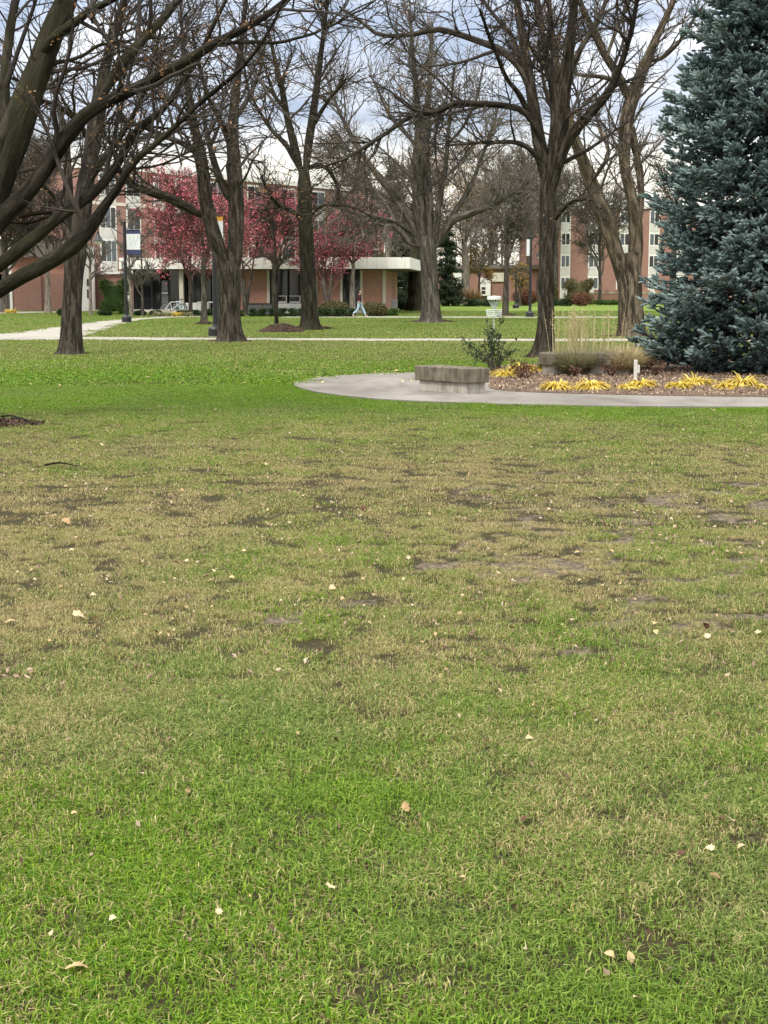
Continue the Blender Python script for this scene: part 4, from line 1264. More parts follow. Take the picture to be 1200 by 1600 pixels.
    p0, d, L_, tt = [np.concatenate([x[j] for x in S_]) for j in range(4)]
    ns = len(p0)
    big = vnoise(p0[:, 0] * 1.6 + p0[:, 1], p0[:, 2] * 2.4, 1.0) - .5
    tone = np.clip(.44 + .62 * big + rng.normal(0, .15, ns) + .20 * (tt > .9), 0, 1)
    # each shoot: a packed core of needles and a fuzz of single ones
    u = np.array([0, .25, .75, 1.0])
    core = p0[:, None] + d[:, None] * (L_[:, None] * u[None])[..., None]
    tubes(nm_, core, np.array([.010, .026, .024, .008])[None] * rng.uniform(.8, 1.2, (ns, 1)), 4, rnd=tone * .92)
    per = 20
    si = np.repeat(np.arange(ns), per)
    u = rng.random(len(si)) ** .8
    base = p0[si] + d[si] * (u * L_[si])[:, None]
    v = rng.normal(size=(len(si), 3)); v -= (v * d[si]).sum(1, keepdims=True) * d[si]; v /= np.linalg.norm(v, axis=1, keepdims=True)
    nd = d[si] * rng.uniform(.45, 1.0, len(si))[:, None] + v
    nd /= np.linalg.norm(nd, axis=1, keepdims=True)
    base = base + v * .006
    ln = rng.uniform(.020, .034, len(si))[:, None]
    sd = np.cross(nd, rng.normal(size=nd.shape)); sd /= np.linalg.norm(sd, axis=1, keepdims=True)
    V = np.stack([base - sd * .0045, base + sd * .0045, base + nd * ln], 1)
    rn_ = np.clip(tone[si] + rng.normal(0, .08, len(si)), 0, 1)
    nm_.add(V.reshape(-1, 3), np.arange(len(si) * 3).reshape(-1, 3), None, np.repeat(rn_, 3))
    nm_.build('needles', M['spruce_needle'], t)


spruce()

# ------------------------------------------------------------------ buildings
class Facade:
    """a building front standing on a line in the ground plan; local x along it, y into the building, z up"""

    def __init__(s, pa, ya, pb, yb):
        s.A = np.array([at(pa, 470, ya)[0], ya]); s.B = np.array([at(pb, 470, yb)[0], yb])
        d = s.B - s.A
        s.len = float(np.linalg.norm(d)); s.u = d / s.len
        s.rot = math.atan2(s.u[1], s.u[0])
        s.z0 = float(zt(min(ya, yb))) - .05

    def s(s_, px, py=450):
        r = ray(px, py)[:2]
        m_ = np.array([[s_.u[0], -r[0]], [s_.u[1], -r[1]]])
        return float(np.linalg.solve(m_, -s_.A)[0])

    def z(s_, px, py):
        r = ray(px, py)
        m_ = np.array([[s_.u[0], -r[0]], [s_.u[1], -r[1]]])
        t = float(np.linalg.solve(m_, -s_.A)[1])
        return CAM_H + r[2] * t - s_.z0

    def root(s_, name, label, cat='building', group=None):
        return thing(name, label, cat, (s_.A[0], s_.A[1], s_.z0), s_.rot, group)


def part(name, parent, mat, boxes, bev=0.0):
    mb = MB()
    for b in boxes: mb.box(*b, bev=bev)
    return mb.build(name, mat, parent)


def window_bay(parent, x0, x1, z0, z1, storeys, rng, frame='white_paint', panes=2, y=-.05, split=.62):
    """tall pale bay: frame panel, spandrels and dark panes"""
    bay = part('window_bay', parent, M[frame], [(x0, x1, y, .06, z0, z1)])
    h = (z1 - z0) / storeys
    for k in range(storeys):
        zb, zt_ = z0 + h * (k + 1) - h * split - .12, z0 + h * (k + 1) - .16
        part('spandrel', bay, M['pale_panel'], [(x0 + .08, x1 - .08, y - .03, y + .02, z0 + h * k + .1, zb - .1)])
        wdt = (x1 - x0 - .16) / panes
        for j in range(panes):
            a = x0 + .08 + wdt * j + .05
            part('window', bay, M['glass_sky' if rng.random() < .45 else 'glass'], [(a, a + wdt - .1, y - .025, y + .02, zb, zt_)])
    return bay


rb = rg(71)
# far-left low brick wing
f = Facade(-160, 118, 150, 120)
b = f.root('brick_hall', 'low red brick wing with grey roof band at the left edge behind the leaning tree')
S0, S1 = 0, f.len
zl = lambda px, py: f.z(px, py)
part('wall', b, M['brick'], [(f.s(17), f.s(64), 0, 14, 0, zl(60, 428)), (f.s(64), f.s(128), .35, 14, 0, zl(60, 428)), (S0, f.s(-14), 0, 14, 0, zl(60, 428))])
part('wall_upper', b, M['brick_pink'], [(S0, f.s(119), 1.2, 14, zl(60, 428) + .02, zl(60, 402))])
part('roof', b, M['grey_roof'], [(S0 - .5, f.s(124), .5, 15, zl(60, 402) + .01, zl(60, 371)), ])
part('fascia', b, M['white_paint'], [(S0 - .6, f.s(60), .3, .49, zl(60, 374), zl(60, 369))])
part('door', b, M['grey_door'], [(f.s(-14) + .01, f.s(15), .1, .3, 0, zl(10, 440))])
part('gutter_pipe', b, M['white_paint'], [(f.s(15.2), f.s(19), -.14, -.01, 0, zl(60, 371))])
bay = part('entrance_bay', b, M['white_paint'], [(f.s(127) + .02, f.s(145), -.5, 3, 0, zl(135, 385))])
for q0, q1 in ((436, 447), (452, 466)):
    part('window', bay, M['glass'], [(f.s(136.5), f.s(143.5), -.54, -.48, zl(140, q1), zl(140, q0))])
# tall brick hall behind
f = Facade(146, 124, 600, 158)
b = f.root('brick_hall', 'tall red brick hall with white window bays behind the red crabapples')
zl = lambda px, py: f.z(px, py)
ztop = zl(300, 276)
part('wall', b, M['brick'], [(0, f.len, 0, 16, 0, ztop)])
part('parapet', b, M['white_paint'], [(-.15, f.len + .15, -.18, 16.2, ztop + .01, ztop + .45)])
part('lintel_band', b, M['cream_stone'], [(0, f.s(262), -.06, -.005, zl(190, 322), zl(190, 317))])
for px0, px1 in ((158, 184), (200, 222), (243, 258), (277, 302), (330, 352), (388, 410), (440, 462), (486, 508), (536, 556), (575, 592)):
    window_bay(b, f.s(px0), f.s(px1), zl(300, 476), ztop - .25, 4, rb, panes=2 if px1 - px0 < 24 else 3)
part('side_porch', b, M['brick'], [(f.s(147), f.s(161), -5.2, -.02, 0, zl(160, 429))])
part('porch_fascia', b, M['white_paint'], [(f.s(146) - .2, f.s(176), -5.5, -.02, zl(160, 429) + .01, zl(160, 425))])
part('window_unit', b, M['white_metal'], [(f.s(162), f.s(176), -1.2, -.06, zl(170, 440), zl(170, 431))])

# low hall with the white flat roof
f = Facade(176, 111, 604, 109)
b = f.root('low_hall', 'single-storey brick hall with a long white flat roof and dark glass entrance')
zl = lambda px, py: f.z(px, py)
zf, zc_ = zl(500, 420.5), zl(500, 403)
xe = f.s(643)
part('roof', b, M['white_paint'], [(f.s(196), xe, -1.6, 14, zf, zc_)])
seams = MB()
for px in np.arange(215, 640, 14.5): seams.box(f.s(px) - .012, f.s(px) + .012, -1.62, -1.595, zf + .02, zc_ - .02)
seams.build('panel_joint', M['pale_panel'], b)
part('ceiling', b, M['grey_roof'], [(f.s(198), xe - .1, -1.5, 13.9, zf - .06, zf - .004)])
part('plinth', b, M['cream_stone'], [(f.s(196), f.s(601), -.25, 12, 0, .32)])
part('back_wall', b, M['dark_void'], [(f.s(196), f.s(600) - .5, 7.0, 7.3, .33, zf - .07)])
for px0, px1 in ((372, 417), (497, 531), (567, 598)):
    part('brick_panel', b, M['brick_pink'], [(f.s(px0), f.s(px1), 0, .35, .33, zf - .07)])
part('side_wall', b, M['brick_pink'], [(f.s(598) - .35, f.s(598), .36, 12, .33, zf - .07)])
for px in (419.5, 494, 533.5, 565, 600): part('post', b, M['cream_stone'], [(f.s(px) - .1, f.s(px) + .1, -.12, .2, .33, zf - .07)])
for px in (287.5,): part('column', b, M['cream_stone'], [(f.s(px) - .16, f.s(px) + .16, -.9, -.58, 0, zf - .07)], .02)
part('column', b, M['cream_stone'], [(f.s(206) - .12, f.s(206) + .12, -.9, -.66, 0, zf - .07)], .02)
for px0, px1 in ((208, 236), (237, 251), (264, 285), (290, 330), (331, 371), (423, 450), (451, 492), (536, 549), (550, 563)):
    g_ = part('glazing', b, M['glass'], [(f.s(px0) + .06, f.s(px1) - .06, .12, .16, .34, zf - .08)])
    part('mullion', g_, M['black_metal'], [(f.s(px0) + .0, f.s(px0) + .055, .05, .22, .34, zf - .08), (f.s(px0) + .06, f.s(px1) - .06, .07, .115, 1.02, 1.09)])
d_ = part('door', b, M['grey_door'], [(f.s(252), f.s(262.5), .05, .14, .34, zl(257, 438))])
part('pane', d_, M['glass_sky'], [(f.s(253.2), f.s(261.3), .02, .045, zl(257, 455), zl(257, 440))])
part('push_bar', d_, M['galvanised'], [(f.s(252.6), f.s(262), -.03, .018, zl(257, 459), zl(257, 457))])
for px0, px1 in ((435, 448), (452, 469)):
    part('window_rail', b, M['white_paint'], [(f.s(px0), f.s(px1), -.02, .06, zl(455, 473), zl(455, 471)), (f.s(px1) - .06, f.s(px1), -.02, .06, zl(455, 471) + .003, zl(455, 463)), (f.s(px0), f.s(px1), -.02, .06, zl(455, 463) + .003, zl(455, 462))])
part('ledge', b, M['white_paint'], [(f.s(430), f.s(492), -.9, -.26, 0, zl(460, 474))])
part('ledge', b, M['white_paint'], [(f.s(294), f.s(330), -1.0, -.26, 0, zl(310, 473))])

# far brick building in the middle
f = Facade(685, 172, 862, 172)
b = f.root('brick_hall', 'far low brick building with a white gable bay right of the broad tree')
zl = lambda px, py: f.z(px, py)
part('wall', b, M['brick'], [(0, f.len, 0, 12, 0, zl(760, 420))])
part('roof', b, M['grey_roof'], [(-.4, f.len + .4, -.5, 12.4, zl(760, 420) + .01, zl(760, 414))])
part('gable_bay', b, M['white_paint'], [(f.s(708), f.s(722), -.3, -.02, zl(715, 447), zl(715, 426))])
part('white_band', b, M['cream_stone'], [(f.s(768), f.s(790), -.2, -.02, zl(780, 440), zl(780, 426))])
bay = part('entrance_bay', b, M['white_paint'], [(f.s(749), f.s(766), -.5, -.02, zl(757, 462), zl(757, 434))])
for q0, q1 in ((448.6, 452.6), (454.4, 459)):
    part('window', bay, M['glass'], [(f.s(752.2), f.s(758), -.54, -.49, zl(757, q1), zl(757, q0))])
part('vent', bay, M['grey_cloth'], [(f.s(752), f.s(758.5), -.54, -.49, zl(757, 444), zl(757, 440))])
# far right hall
f = Facade(852, 168, 1330, 172)
b = f.root('brick_hall', 'tall red brick hall with vertical white window strips behind the double-stemmed tree')
zl = lambda px, py: f.z(px, py)
ztop = zl(950, 326)
part('wall', b, M['brick'], [(0, f.len, 0, 15, 0, ztop)])
part('parapet', b, M['white_paint'], [(-.15, f.len + .15, -.18, 15.2, ztop + .01, ztop + .5)])
for px0, px1 in ((875, 890), (918, 935), (966, 982), (1012, 1028), (1056, 1072), (1100, 1116), (1144, 1160), (1190, 1206), (1236, 1252)):
    window_bay(b, f.s(px0), f.s(px1), zl(950, 466), ztop - .2, 4, rb, panes=2, split=.5)
part('drain_pipe', b, M['white_paint'], [(f.s(962), f.s(963.4), -.12, -.01, .2, zl(950, 430))])
# terrace wall in front of it
f = Facade(912, 158, 1120, 158)
b = f.root('terrace_wall', 'low pinkish terrace wall with small piers in front of the far right hall', 'wall')
zl = lambda px, py: f.z(px, py)
part('wall', b, M['brick_pink'], [(0, f.len, 0, .35, -.1, zl(940, 458.5))])
part('coping', b, M['cream_stone'], [(-.1, f.len + .1, -.06, .41, zl(940, 458.5) + .002, zl(940, 456.8))])
for k, px in enumerate(range(916, 1100, 16)):
    part('pier', b, M['brick_pink'], [(f.s(px) - .22, f.s(px) + .22, -.12, .47, zl(940, 456.8) + .003, zl(940, 452.5))])

# ------------------------------------------------------------------ street lamps
def lamp(label, px, py, top_py, arm=None, banner=None, loc_Y=None):
    g = gp(px, py)
    k = F_PX / g[1]
    Hh = (py - top_py) / k
    t = thing('street_lamp', label, 'street lamp', tuple(g), 0, 'black campus lamp posts')
    mb = MB(); mb.lathe([(.27, -.02), (.27, .30), (.24, .36), (.13, .40), (.11, .46)], 16); mb.build('base', M['black_metal'], t)
    mb = MB(); mb.lathe([(.30, -.03), (.30, .045), (.0, .05)], 16); mb.build('footing', M['path'], t)
    mb = MB(); mb.lathe([(.095, .44), (.09, 1.6), (.075, Hh - .25), (.075, Hh - .1)], 14, cap=True); mb.build('pole', M['black_metal'], t)
    mb = MB(); mb.lathe([(.075, Hh - .1), (.10, Hh - .08), (.10, Hh - .02), (.045, Hh + .02), (.03, Hh + .12), (.0, Hh + .16)], 12); mb.build('finial', M['black_metal'], t)
    if arm:
        sx, az = arm                               # reach (signed), height of the bracket on the pole
        q = smooth_line(np.array([[0, 0, az - .05], [sx * .25, 0, az + .12], [sx * .62, 0, az + .48], [sx * .88, 0, az + .52], [sx, 0, az + .38], [sx, 0, az + .12]]), 20)
        mb = MB(); pipe(mb, q, .028, 8)
        pipe(mb, smooth_line(np.array([[0, 0, az - .75], [sx * .28, 0, az - .42], [sx * .5, 0, az + .3]]), 10), .016, 6)
        mb.build('arm', M['black_metal'], t)
        mb = MB(); mb.lathe([(.02, az + .16), (.06, az + .12), (.085, az - .02), (.12, az - .10), (.24, az - .30), (.30, az - .36), (.30, az - .39), (.26, az - .385), (.0, az - .30)], 20, (sx, 0, 0)); mb.build('lamp_shade', M['black_metal'], t)
        mb = MB(); mb.lathe([(.25, az - .384), (.22, az - .45), (.10, az - .50), (.0, az - .51)], 16, (sx, 0, 0)); mb.build('diffuser', M['white_cloth'], t)
    if banner:
        x0, x1, p0, p1, cols, rot = banner
        zA, zB = (py - p1) / k, (py - p0) / k
        a0, a1 = (x0 - px) / k, (x1 - px) / k
        hh = zB - zA
        c_, s_ = math.cos(rot), math.sin(rot)
        def cloth(nm, mat, f0, f1, par, y=0.0, u0=0.0, u1=1.0):
            mb = MB()
            nx = 8; nz = 5
            V, F_ = [], []
            for side in (0, 1):
                for j in range(nz + 1):
                    for i in range(nx + 1):
                        u = a0 + (a1 - a0) * (u0 + (u1 - u0) * i / nx)
                        bow = .035 * math.sin(i / nx * math.pi) * (1 if a1 > 0 else -1)
                        yy = y + bow + (.006 if side else -.006)
                        V.append((u * c_ - yy * s_, u * s_ + yy * c_, zA + hh * (f0 + (f1 - f0) * j / nz)))
            m1 = (nx + 1) * (nz + 1)
            for j in range(nz):
                for i in range(nx):
                    q = j * (nx + 1) + i
                    F_ += [(q, q + 1, q + nx + 2, q + nx + 1), (m1 + q + nx + 1, m1 + q + nx + 2, m1 + q + 1, m1 + q)]
            mb.add(V, F_)
            return mb.build(nm, mat, par)
        mid = cloth('banner', M[cols[1]], .20, .84, t)
        cloth('banner_hem', M[cols[0]], .842, 1.0, mid)
        cloth('banner_hem', M[cols[2]], 0, .198, mid)
        mb = MB()
        for zz in (zA - .01, zB + .01): pipe(mb, [[0, 0, zz], [a1 * c_ * 1.02, a1 * s_ * 1.02, zz]] if abs(a1) > abs(a0) else [[0, 0, zz], [a0 * c_ * 1.02, a0 * s_ * 1.02, zz]], .016, 6)
        mb.build('banner_rod', M['black_metal'], t)
        if len(cols) > 3:                          # faint letter strokes on the white field
            mb = MB()
            def st(pa, pb, wd=.035):
                A_ = np.array([a0 + (a1 - a0) * pa[0], zA + hh * pa[1]]); B_2 = np.array([a0 + (a1 - a0) * pb[0], zA + hh * pb[1]])
                dd = B_2 - A_; nn = np.array([-dd[1], dd[0]]) / np.linalg.norm(dd) * wd / 2
                q = [A_ + nn, A_ - nn, B_2 - nn, B_2 + nn]
                vs = [(p[0] * c_, p[0] * s_ - .014 + dy + .035 * math.sin((p[0] - a0) / (a1 - a0) * math.pi), p[1]) for dy in (0, .006) for p in q]
                mb.add(vs, [(0, 1, 2, 3), (7, 6, 5, 4), (0, 4, 5, 1), (1, 5, 6, 2), (2, 6, 7, 3), (3, 7, 4, 0)])
            st((.18, .74), (.34, .36)); st((.34, .36), (.52, .66)); st((.52, .66), (.62, .38)); st((.62, .38), (.84, .76))
            mb.build('banner_letter', M['faint_grey'], mid)
    return t


lamp('black lamp post with bell lamp and navy and white banner by the curving path', 198, 504.5, 350, (-1.42, 4.75), (201, 222, 363, 400, ('navy_cloth', 'white_cloth', 'navy_cloth', 1), 0))
lamp('black lamp post mostly hidden behind the forked tree, with a white and gold banner', 337, 527, 330, None, (339, 351, 342, 390, ('gold_cloth', 'white_cloth', 'gold_cloth'), 0))
lamp('black lamp post with a narrow white banner, just left of the rough-barked tree', 828, 496, 372, (.62, 4.35), (821, 826.5, 377, 402, ('white_cloth', 'white_cloth', 'white_cloth'), .25))
lamp('small far black lamp post behind the little mulched tree', 806, 482.5, 418, None, None)

# ------------------------------------------------------------------ concrete benches
def bench(label, loc, rotz, Ls, Ws, z0, z1, inset):
    t = thing('concrete_bench', label, 'bench', loc, rotz, 'concrete benches at the planting bed')
    part('seat', t, M['aged_concrete'], [(0, Ls, 0, Ws, z0, z1)], .012)
    part('base', t, M['pale_concrete'], [(inset, Ls - inset * .6, inset, Ws - inset, -.04, z0 + .002)], .01)
    return t


ang_ = math.atan2(.79, -.61)
bz_ = .024
c_y = 23.25
cb_ = at(728, 599, c_y)
bench('mossy grey concrete slab bench standing on the curved path', (cb_[0], c_y, bz_), ang_ - math.pi / 2, .50, 1.30, .165, .40, .06)
q0 = at(847, 580, 28.6)
bench('low concrete bench at the back of the planting bed behind the sage grasses', (q0[0], 28.6, .03), 0.02, 1.75, .5, .19, .42, .06)

# ------------------------------------------------------------------ disc golf basket
g = gp(771.5, 522)
k = F_PX / g[1]
t = thing('disc_golf_basket', 'white disc golf basket with hanging chains on a steel pole beyond the bench', 'disc golf basket', tuple(g))
zz = lambda py: (522 - py) / k
mb = MB(); mb.lathe([(.028, -.05), (.028, zz(464)), (0, zz(464) + .01)], 10); mb.build('pole', M['galvanised'], t)
hw = 10.8 / k
mb = MB(); mb.lathe([(hw, zz(469)), (hw * 1.02, zz(464.2)), (hw * .96, zz(464)), (hw * .3, zz(463.4)), (.02, zz(463.2)), (.02, zz(464.2)), (hw * .95, zz(465)), (hw * .97, zz(469)), (hw, zz(469))], 26); mb.build('top_band', M['white_metal'], t)
mb = MB()
for j in range(16):
    a = j / 16 * 6.283
    s = np.linspace(0, 1, 9)
    rr = hw * (.86 * (1 - s) ** .8 + .10) if j % 2 else hw * (.60 * (1 - s) ** .8 + .10)
    z_ = zz(468.5) + (zz(484) - zz(468.5)) * s
    pipe(mb, np.stack([rr * np.cos(a), rr * np.sin(a), z_], 1), .008, 5, cap=False)
mb.build('chains', M['galvanised'], t)
mb = MB()
rt, rbm = 12.4 / k, 11.2 / k
for zr, rr, th in ((zz(484.5), rt, .012), (zz(487.5), rt * .98, .008), (zz(491), rt * .95, .010), (zz(494), rbm, .012)):
    aa = np.linspace(0, 6.283, 29)
    pipe(mb, np.stack([rr * np.cos(aa), rr * np.sin(aa), 0 * aa + zr], 1), th, 6, cap=False)
for j in range(26):
    a = j / 26 * 6.283
    pipe(mb, [[rt * math.cos(a), rt * math.sin(a), zz(484.5)], [rbm * math.cos(a), rbm * math.sin(a), zz(494)], [.03 * math.cos(a), .03 * math.sin(a), zz(494)]], .006, 4, cap=False)
mb.build('basket_cage', M['white_metal'], t)
mb = MB()
aa = np.linspace(-1.35, -.75, 7)
for zi, zo in ((zz(489.8), zz(492.2)),):
    V = [((rt * .99 + d_) * math.cos(a), (rt * .99 + d_) * math.sin(a), z_) for d_ in (.0, .012) for z_ in (zi, zo) for a in aa]
    F_ = []
    for i in range(6):
        F_ += [(i, i + 1, 7 + i + 1, 7 + i), (21 + i, 21 + i + 1, 14 + i + 1, 14 + i), (i, 14 + i, 15 + i, i + 1), (7 + i, 8 + i, 22 + i, 21 + i)]
    mb.add(V, F_)
mb.build('number_plate', M['grey_cloth'], t)

# ------------------------------------------------------------------ mulch rings under the trees
def mulch(label, px0, px1, py_c, hgt, rng, depth_ratio=1.0, n_chip=900, chip=.09):
    g = gp((px0 + px1) / 2, py_c)
    k = F_PX / g[1]
    rx = (px1 - px0) / 2 / k
    ry = rx * depth_ratio
    t = thing('mulch_mound', label, 'mulch', tuple(g), 0, 'dark mulch rings round the trees')
    nr, na = 9, 40
    V = [(0, 0, hgt)]
    for i in range(1, nr + 1):
        for j in range(na):
            a = j / na * 6.283
            w_ = 1 + .10 * math.sin(3 * a + px0) + .07 * math.sin(7 * a)
            q = i / nr
            V.append((rx * q * w_ * math.cos(a), ry * q * w_ * math.sin(a), hgt * (1 - q ** 2) + (rng.normal(0, .02) if i < nr else -.04)))
    F_ = [(0, 1 + j, 1 + (j + 1) % na) for j in range(na)]
    Q = [(1 + (i - 1) * na + j, 1 + i * na + j, 1 + i * na + (j + 1) % na, 1 + (i - 1) * na + (j + 1) % na) for i in range(1, nr) for j in range(na)]
    mb = MB(); mb.add(V, F_); mb.f.append((np.array(Q), None))
    mb.build('mound', M['mulch'], t, smooth=True)
    a = rng.uniform(0, 6.283, n_chip); q = np.sqrt(rng.random(n_chip)) * 1.04
    C = np.stack([rx * q * np.cos(a), ry * q * np.sin(a), hgt * np.clip(1 - q ** 2, 0, 1) + .025], 1)
    cm = MB(); leaf_cloud(cm, C, chip, rng, up=2.5, aspect=.45, rnd=rng.random(n_chip) * .55)
    tag(cm.build('bark_chips', M['bark_chip'], t), kind='stuff')
    return t


mulch('wide flat mulch ring round the slim straight tree', 445, 526, 515, .16, rg(81), .9)
mulch('lumpy dark mulch mound round the young sapling', 404, 476, 519.5, .34, rg(82), .8)
mulch('thin dark mulch ring round the broad grey tree', 640, 712, 503.5, .14, rg(83), .9)
mulch('small mulch ring round the vase-shaped bare tree', 779, 808, 493.2, .12, rg(84), .8, 400)
mulch('small mulch ring at the foot of the large red crabapple', 304, 338, 507.5, .14, rg(85), .8, 400)
mulch('worn dark soil ring round the straight furrowed trunk on the left lawn', 84, 138, 553.5, .035, rg(86), .7, 350)
mulch('dark earth ring round the double-stemmed tree', 940, 1035, 526.5, .05, rg(87), .6, 500)
mulch('narrow worn earth ring doubling as contact shade at the foot of the forked tree', 326, 392, 534.5, .04, rg(90), .6, 450)  # brown earth ring, its dark colour also deepens the contact shade at the trunk
mulch('painted contact-shade ring at the foot of the rough-barked tree by the bed', 815, 884, 559.5, .035, rg(91), .6, 500)  # dark ring added to paint in the contact shade round this trunk
mulch('leafy mulch patch at the foot of the leaning tree on the left edge', -240, 62, 664, .05, rg(88), .55, 1500, .06)

# ------------------------------------------------------------------ hedges and shrubs
def shrub(name, label, px, py, w_px, h_px, mat, rng, boxy=False, group=None, n=2600, size=.11, Yd=None, dz=.55, cat='shrub'):
    g = gp(px, py)
    if Yd: g = np.array([at(px, py, Yd)[0], Yd, float(zt(Yd))])
    k = F_PX / g[1]
    rx, hz = w_px / 2 / k, h_px / k
    ry = max(rx * dz, .3)
    t = thing(name, label, cat, tuple(g + np.array([0, ry, 0])), 0, group)
    V = rng.normal(size=(n, 3)); V /= np.linalg.norm(V, axis=1, keepdims=True)
    if boxy:
        V = np.sign(V) * np.abs(V) ** .38
    lump = 1 + .10 * np.sin(V[:, 0] * 5 + px) * np.sin(V[:, 2] * 4 + 1) + rng.normal(0, .05, n)
    V = V * (lump * rng.uniform(.86, 1.04, n))[:, None]
    C = V * np.array([rx, ry, hz / 2]) + np.array([0, 0, hz / 2])
    C = C[C[:, 2] > .02]
    # inner stems and body
    im = MB()
    nr = 8
    for zf, rf in (): pass
    th = np.linspace(.02, math.pi - .02, nr)
    prof = [(float(np.sin(q) ** (.45 if boxy else .9)) * .80, float(hz / 2 + -np.cos(q) * hz * .40)) for q in th]
    a = np.linspace(0, 6.283, 14, endpoint=False)
    vv = [(rx * r_ * math.cos(x), ry * r_ * math.sin(x), z_) for r_, z_ in prof for x in a]
    ff = [(i * 14 + j, i * 14 + (j + 1) % 14, (i + 1) * 14 + (j + 1) % 14, (i + 1) * 14 + j) for i in range(nr - 1) for j in range(14)]
    im.add(vv, ff, None, .2)
    im.build('inner_growth', mat, t)
    lm = MB(); leaf_cloud(lm, C, size, rng, aspect=.6)
    lm.build('foliage', mat, t)
    return t


hg = 'clipped dark hedges along the low hall'
for i, (px, py, w_, h_, lab) in enumerate([(312, 487, 26, 8, 'clipped dark hedge beside the mulched crabapple trunk'), (369, 494, 22, 9, 'clipped hedge just right of the forked trunk'), (402, 494.5, 27, 11, 'boxy dark hedge in front of the grey planters'),
        (433, 494.5, 29, 12, 'boxy dark hedge behind the young sapling'), (464, 494.5, 28, 12, 'boxy dark hedge left of the slim straight trunk'), (495, 494.5, 22, 11, 'boxy dark hedge right of the slim straight trunk'),
        (519, 494.5, 25, 11, 'boxy dark hedge below the low-branching crabapple'), (543, 494.5, 24, 11, 'boxy dark hedge just left of the walking person'), (608, 492, 26, 11, 'greener hedge at the end of the row by the brick wall end')]):
    shrub('box_hedge', lab, px, py, w_, h_ + 1.5, M['hedge_green'] if i < 8 else M['bush_green'], rg(100 + i), True, hg, 1500, .10, dz=.5, cat='hedge', Yd=99.5 if 0 < i < 8 else 101.5)
bl = 'low round shrubs by the hall entrance'
for i, (px, py, w_, h_, lab) in enumerate([(163, 490, 22, 10, 'round dark shrub below the grey crooked tree'), (94, 488.5, 12, 11, 'small dark shrub left of the furrowed trunk'), (218, 489, 19, 9, 'low dark round shrub just right of the lamp post'), (242, 488, 20, 9, 'low dark round shrub left of the white bicycle'),
        (285, 487.5, 23, 9, 'low dark round shrub under the white bicycle'), (330, 490, 18, 12, 'dark shrub beside the half-hidden lamp post')]):
    shrub('round_shrub', lab, px, py, w_, h_, M['hedge_green'], rg(120 + i), False, bl, 1100, .09, Yd=101.5)
shrub('large_shrub', 'large dense rounded green shrub against the brick porch', 178, 482, 44, 52, M['bush_green'], rg(131), True, None, 5200, .12, dz=.5, Yd=106)
shrub('large_shrub', 'pale olive spreading shrub under the pale-trunked crabapple', 522, 487, 46, 24, M['bush_olive'], rg(132), False, None, 2200, .12, Yd=101)
shrub('large_shrub', 'brownish arching shrub behind the walking person', 585, 489, 40, 22, M['bush_olive'], rg(133), False, None, 2000, .12, Yd=100.5)
shrub('large_shrub', 'wide dark shrub under the conifers beyond the brick wall end', 621, 477, 52, 18, M['hedge_green'], rg(134), False, None, 2400, .14, Yd=122)
shrub('large_shrub', 'dark shrub between the half-hidden trunk and the broad tree', 650, 477, 30, 14, M['bush_olive'], rg(135), False, None, 1400, .14, Yd=124)
shrub('large_shrub', 'big rounded olive-green shrub against the far right hall', 905, 471, 44, 38, M['bush_olive'], rg(136), True, None, 4200, .16, Yd=148, dz=.6)
shrub('large_shrub', 'reddish brown shrub in front of the big rounded shrub', 908, 474, 30, 21, M['bush_red'], rg(137), False, None, 2400, .14, Yd=140)
shrub('large_shrub', 'long dark low hedge right of the rough-barked trunk', 874, 476, 36, 11, M['hedge_green'], rg(138), True, None, 2200, .14, Yd=140, dz=.3)
shrub('large_shrub', 'dark green shrub peeping out right behind the rough-barked trunk', 864, 474, 16, 34, M['bush_olive'], rg(139), False, None, 1400, .16, Yd=146)
shrub('large_shrub', 'dark low hedge behind the disc golf basket', 752, 476, 52, 12, M['hedge_green'], rg(140), True, None, 2000, .15, Yd=138, dz=.3)
shrub('large_shrub', 'brown-grey shrub at the foot of the far lamp post', 822, 478, 40, 26, M['bush_red'], rg(141), False, None, 2200, .15, Yd=142)
shrub('large_shrub', 'low green shrub at the corner of the terrace wall', 950, 474.5, 46, 8, M['bush_green'], rg(142), False, None, 1500, .13, Yd=146, dz=.3)


def grass_clump(name, label, g, rad, hgt, n, mat, rng, wid=.012, spread=.75, droop=.5, plumes=None, group=None, cat='plant', tall=None):
    t = thing(name, label, cat, tuple(g), 0, group)
    a = rng.uniform(0, 6.283, n); q = rad * .35 * np.sqrt(rng.random(n))
    roots = np.stack([q * np.cos(a), q * np.sin(a), np.zeros(n)], 1)
    ln = rng.uniform(.2, spread, n)
    d = np.stack([np.cos(a + rng.normal(0, .4, n)) * ln, np.sin(a + rng.normal(0, .4, n)) * ln, np.ones(n)], 1)
    mb = MB(); blades(mb, roots, d, hgt * rng.uniform(.65, 1.15, n), wid, rng, droop)
    mb.build('leaves', mat, t)
    if tall:
        m_, h0, h1, pm = tall
        a = rng.uniform(0, 6.283, m_); q = rad * .8 * np.sqrt(rng.random(m_))
        r_ = np.stack([q * np.cos(a), q * np.sin(a), np.zeros(m_)], 1)
        d = np.stack([rng.normal(0, .10, m_), rng.normal(0, .10, m_), np.ones(m_)], 1)
        mb = MB(); blades(mb, r_, d, rng.uniform(h0, h1, m_), .014, rng, .06)
        C = r_ + d * (rng.uniform(h0, h1, m_) * .85)[:, None]
        ext = np.repeat(C, 7, 0) + np.repeat(d, 7, 0) * rng.uniform(-.16, .14, (m_ * 7, 1)) + rng.normal(0, .008, (m_ * 7, 3))
        leaf_cloud(mb, ext, .05, rng, aspect=.3)
        mb.build('seed_stalks', pm, t)
    return t


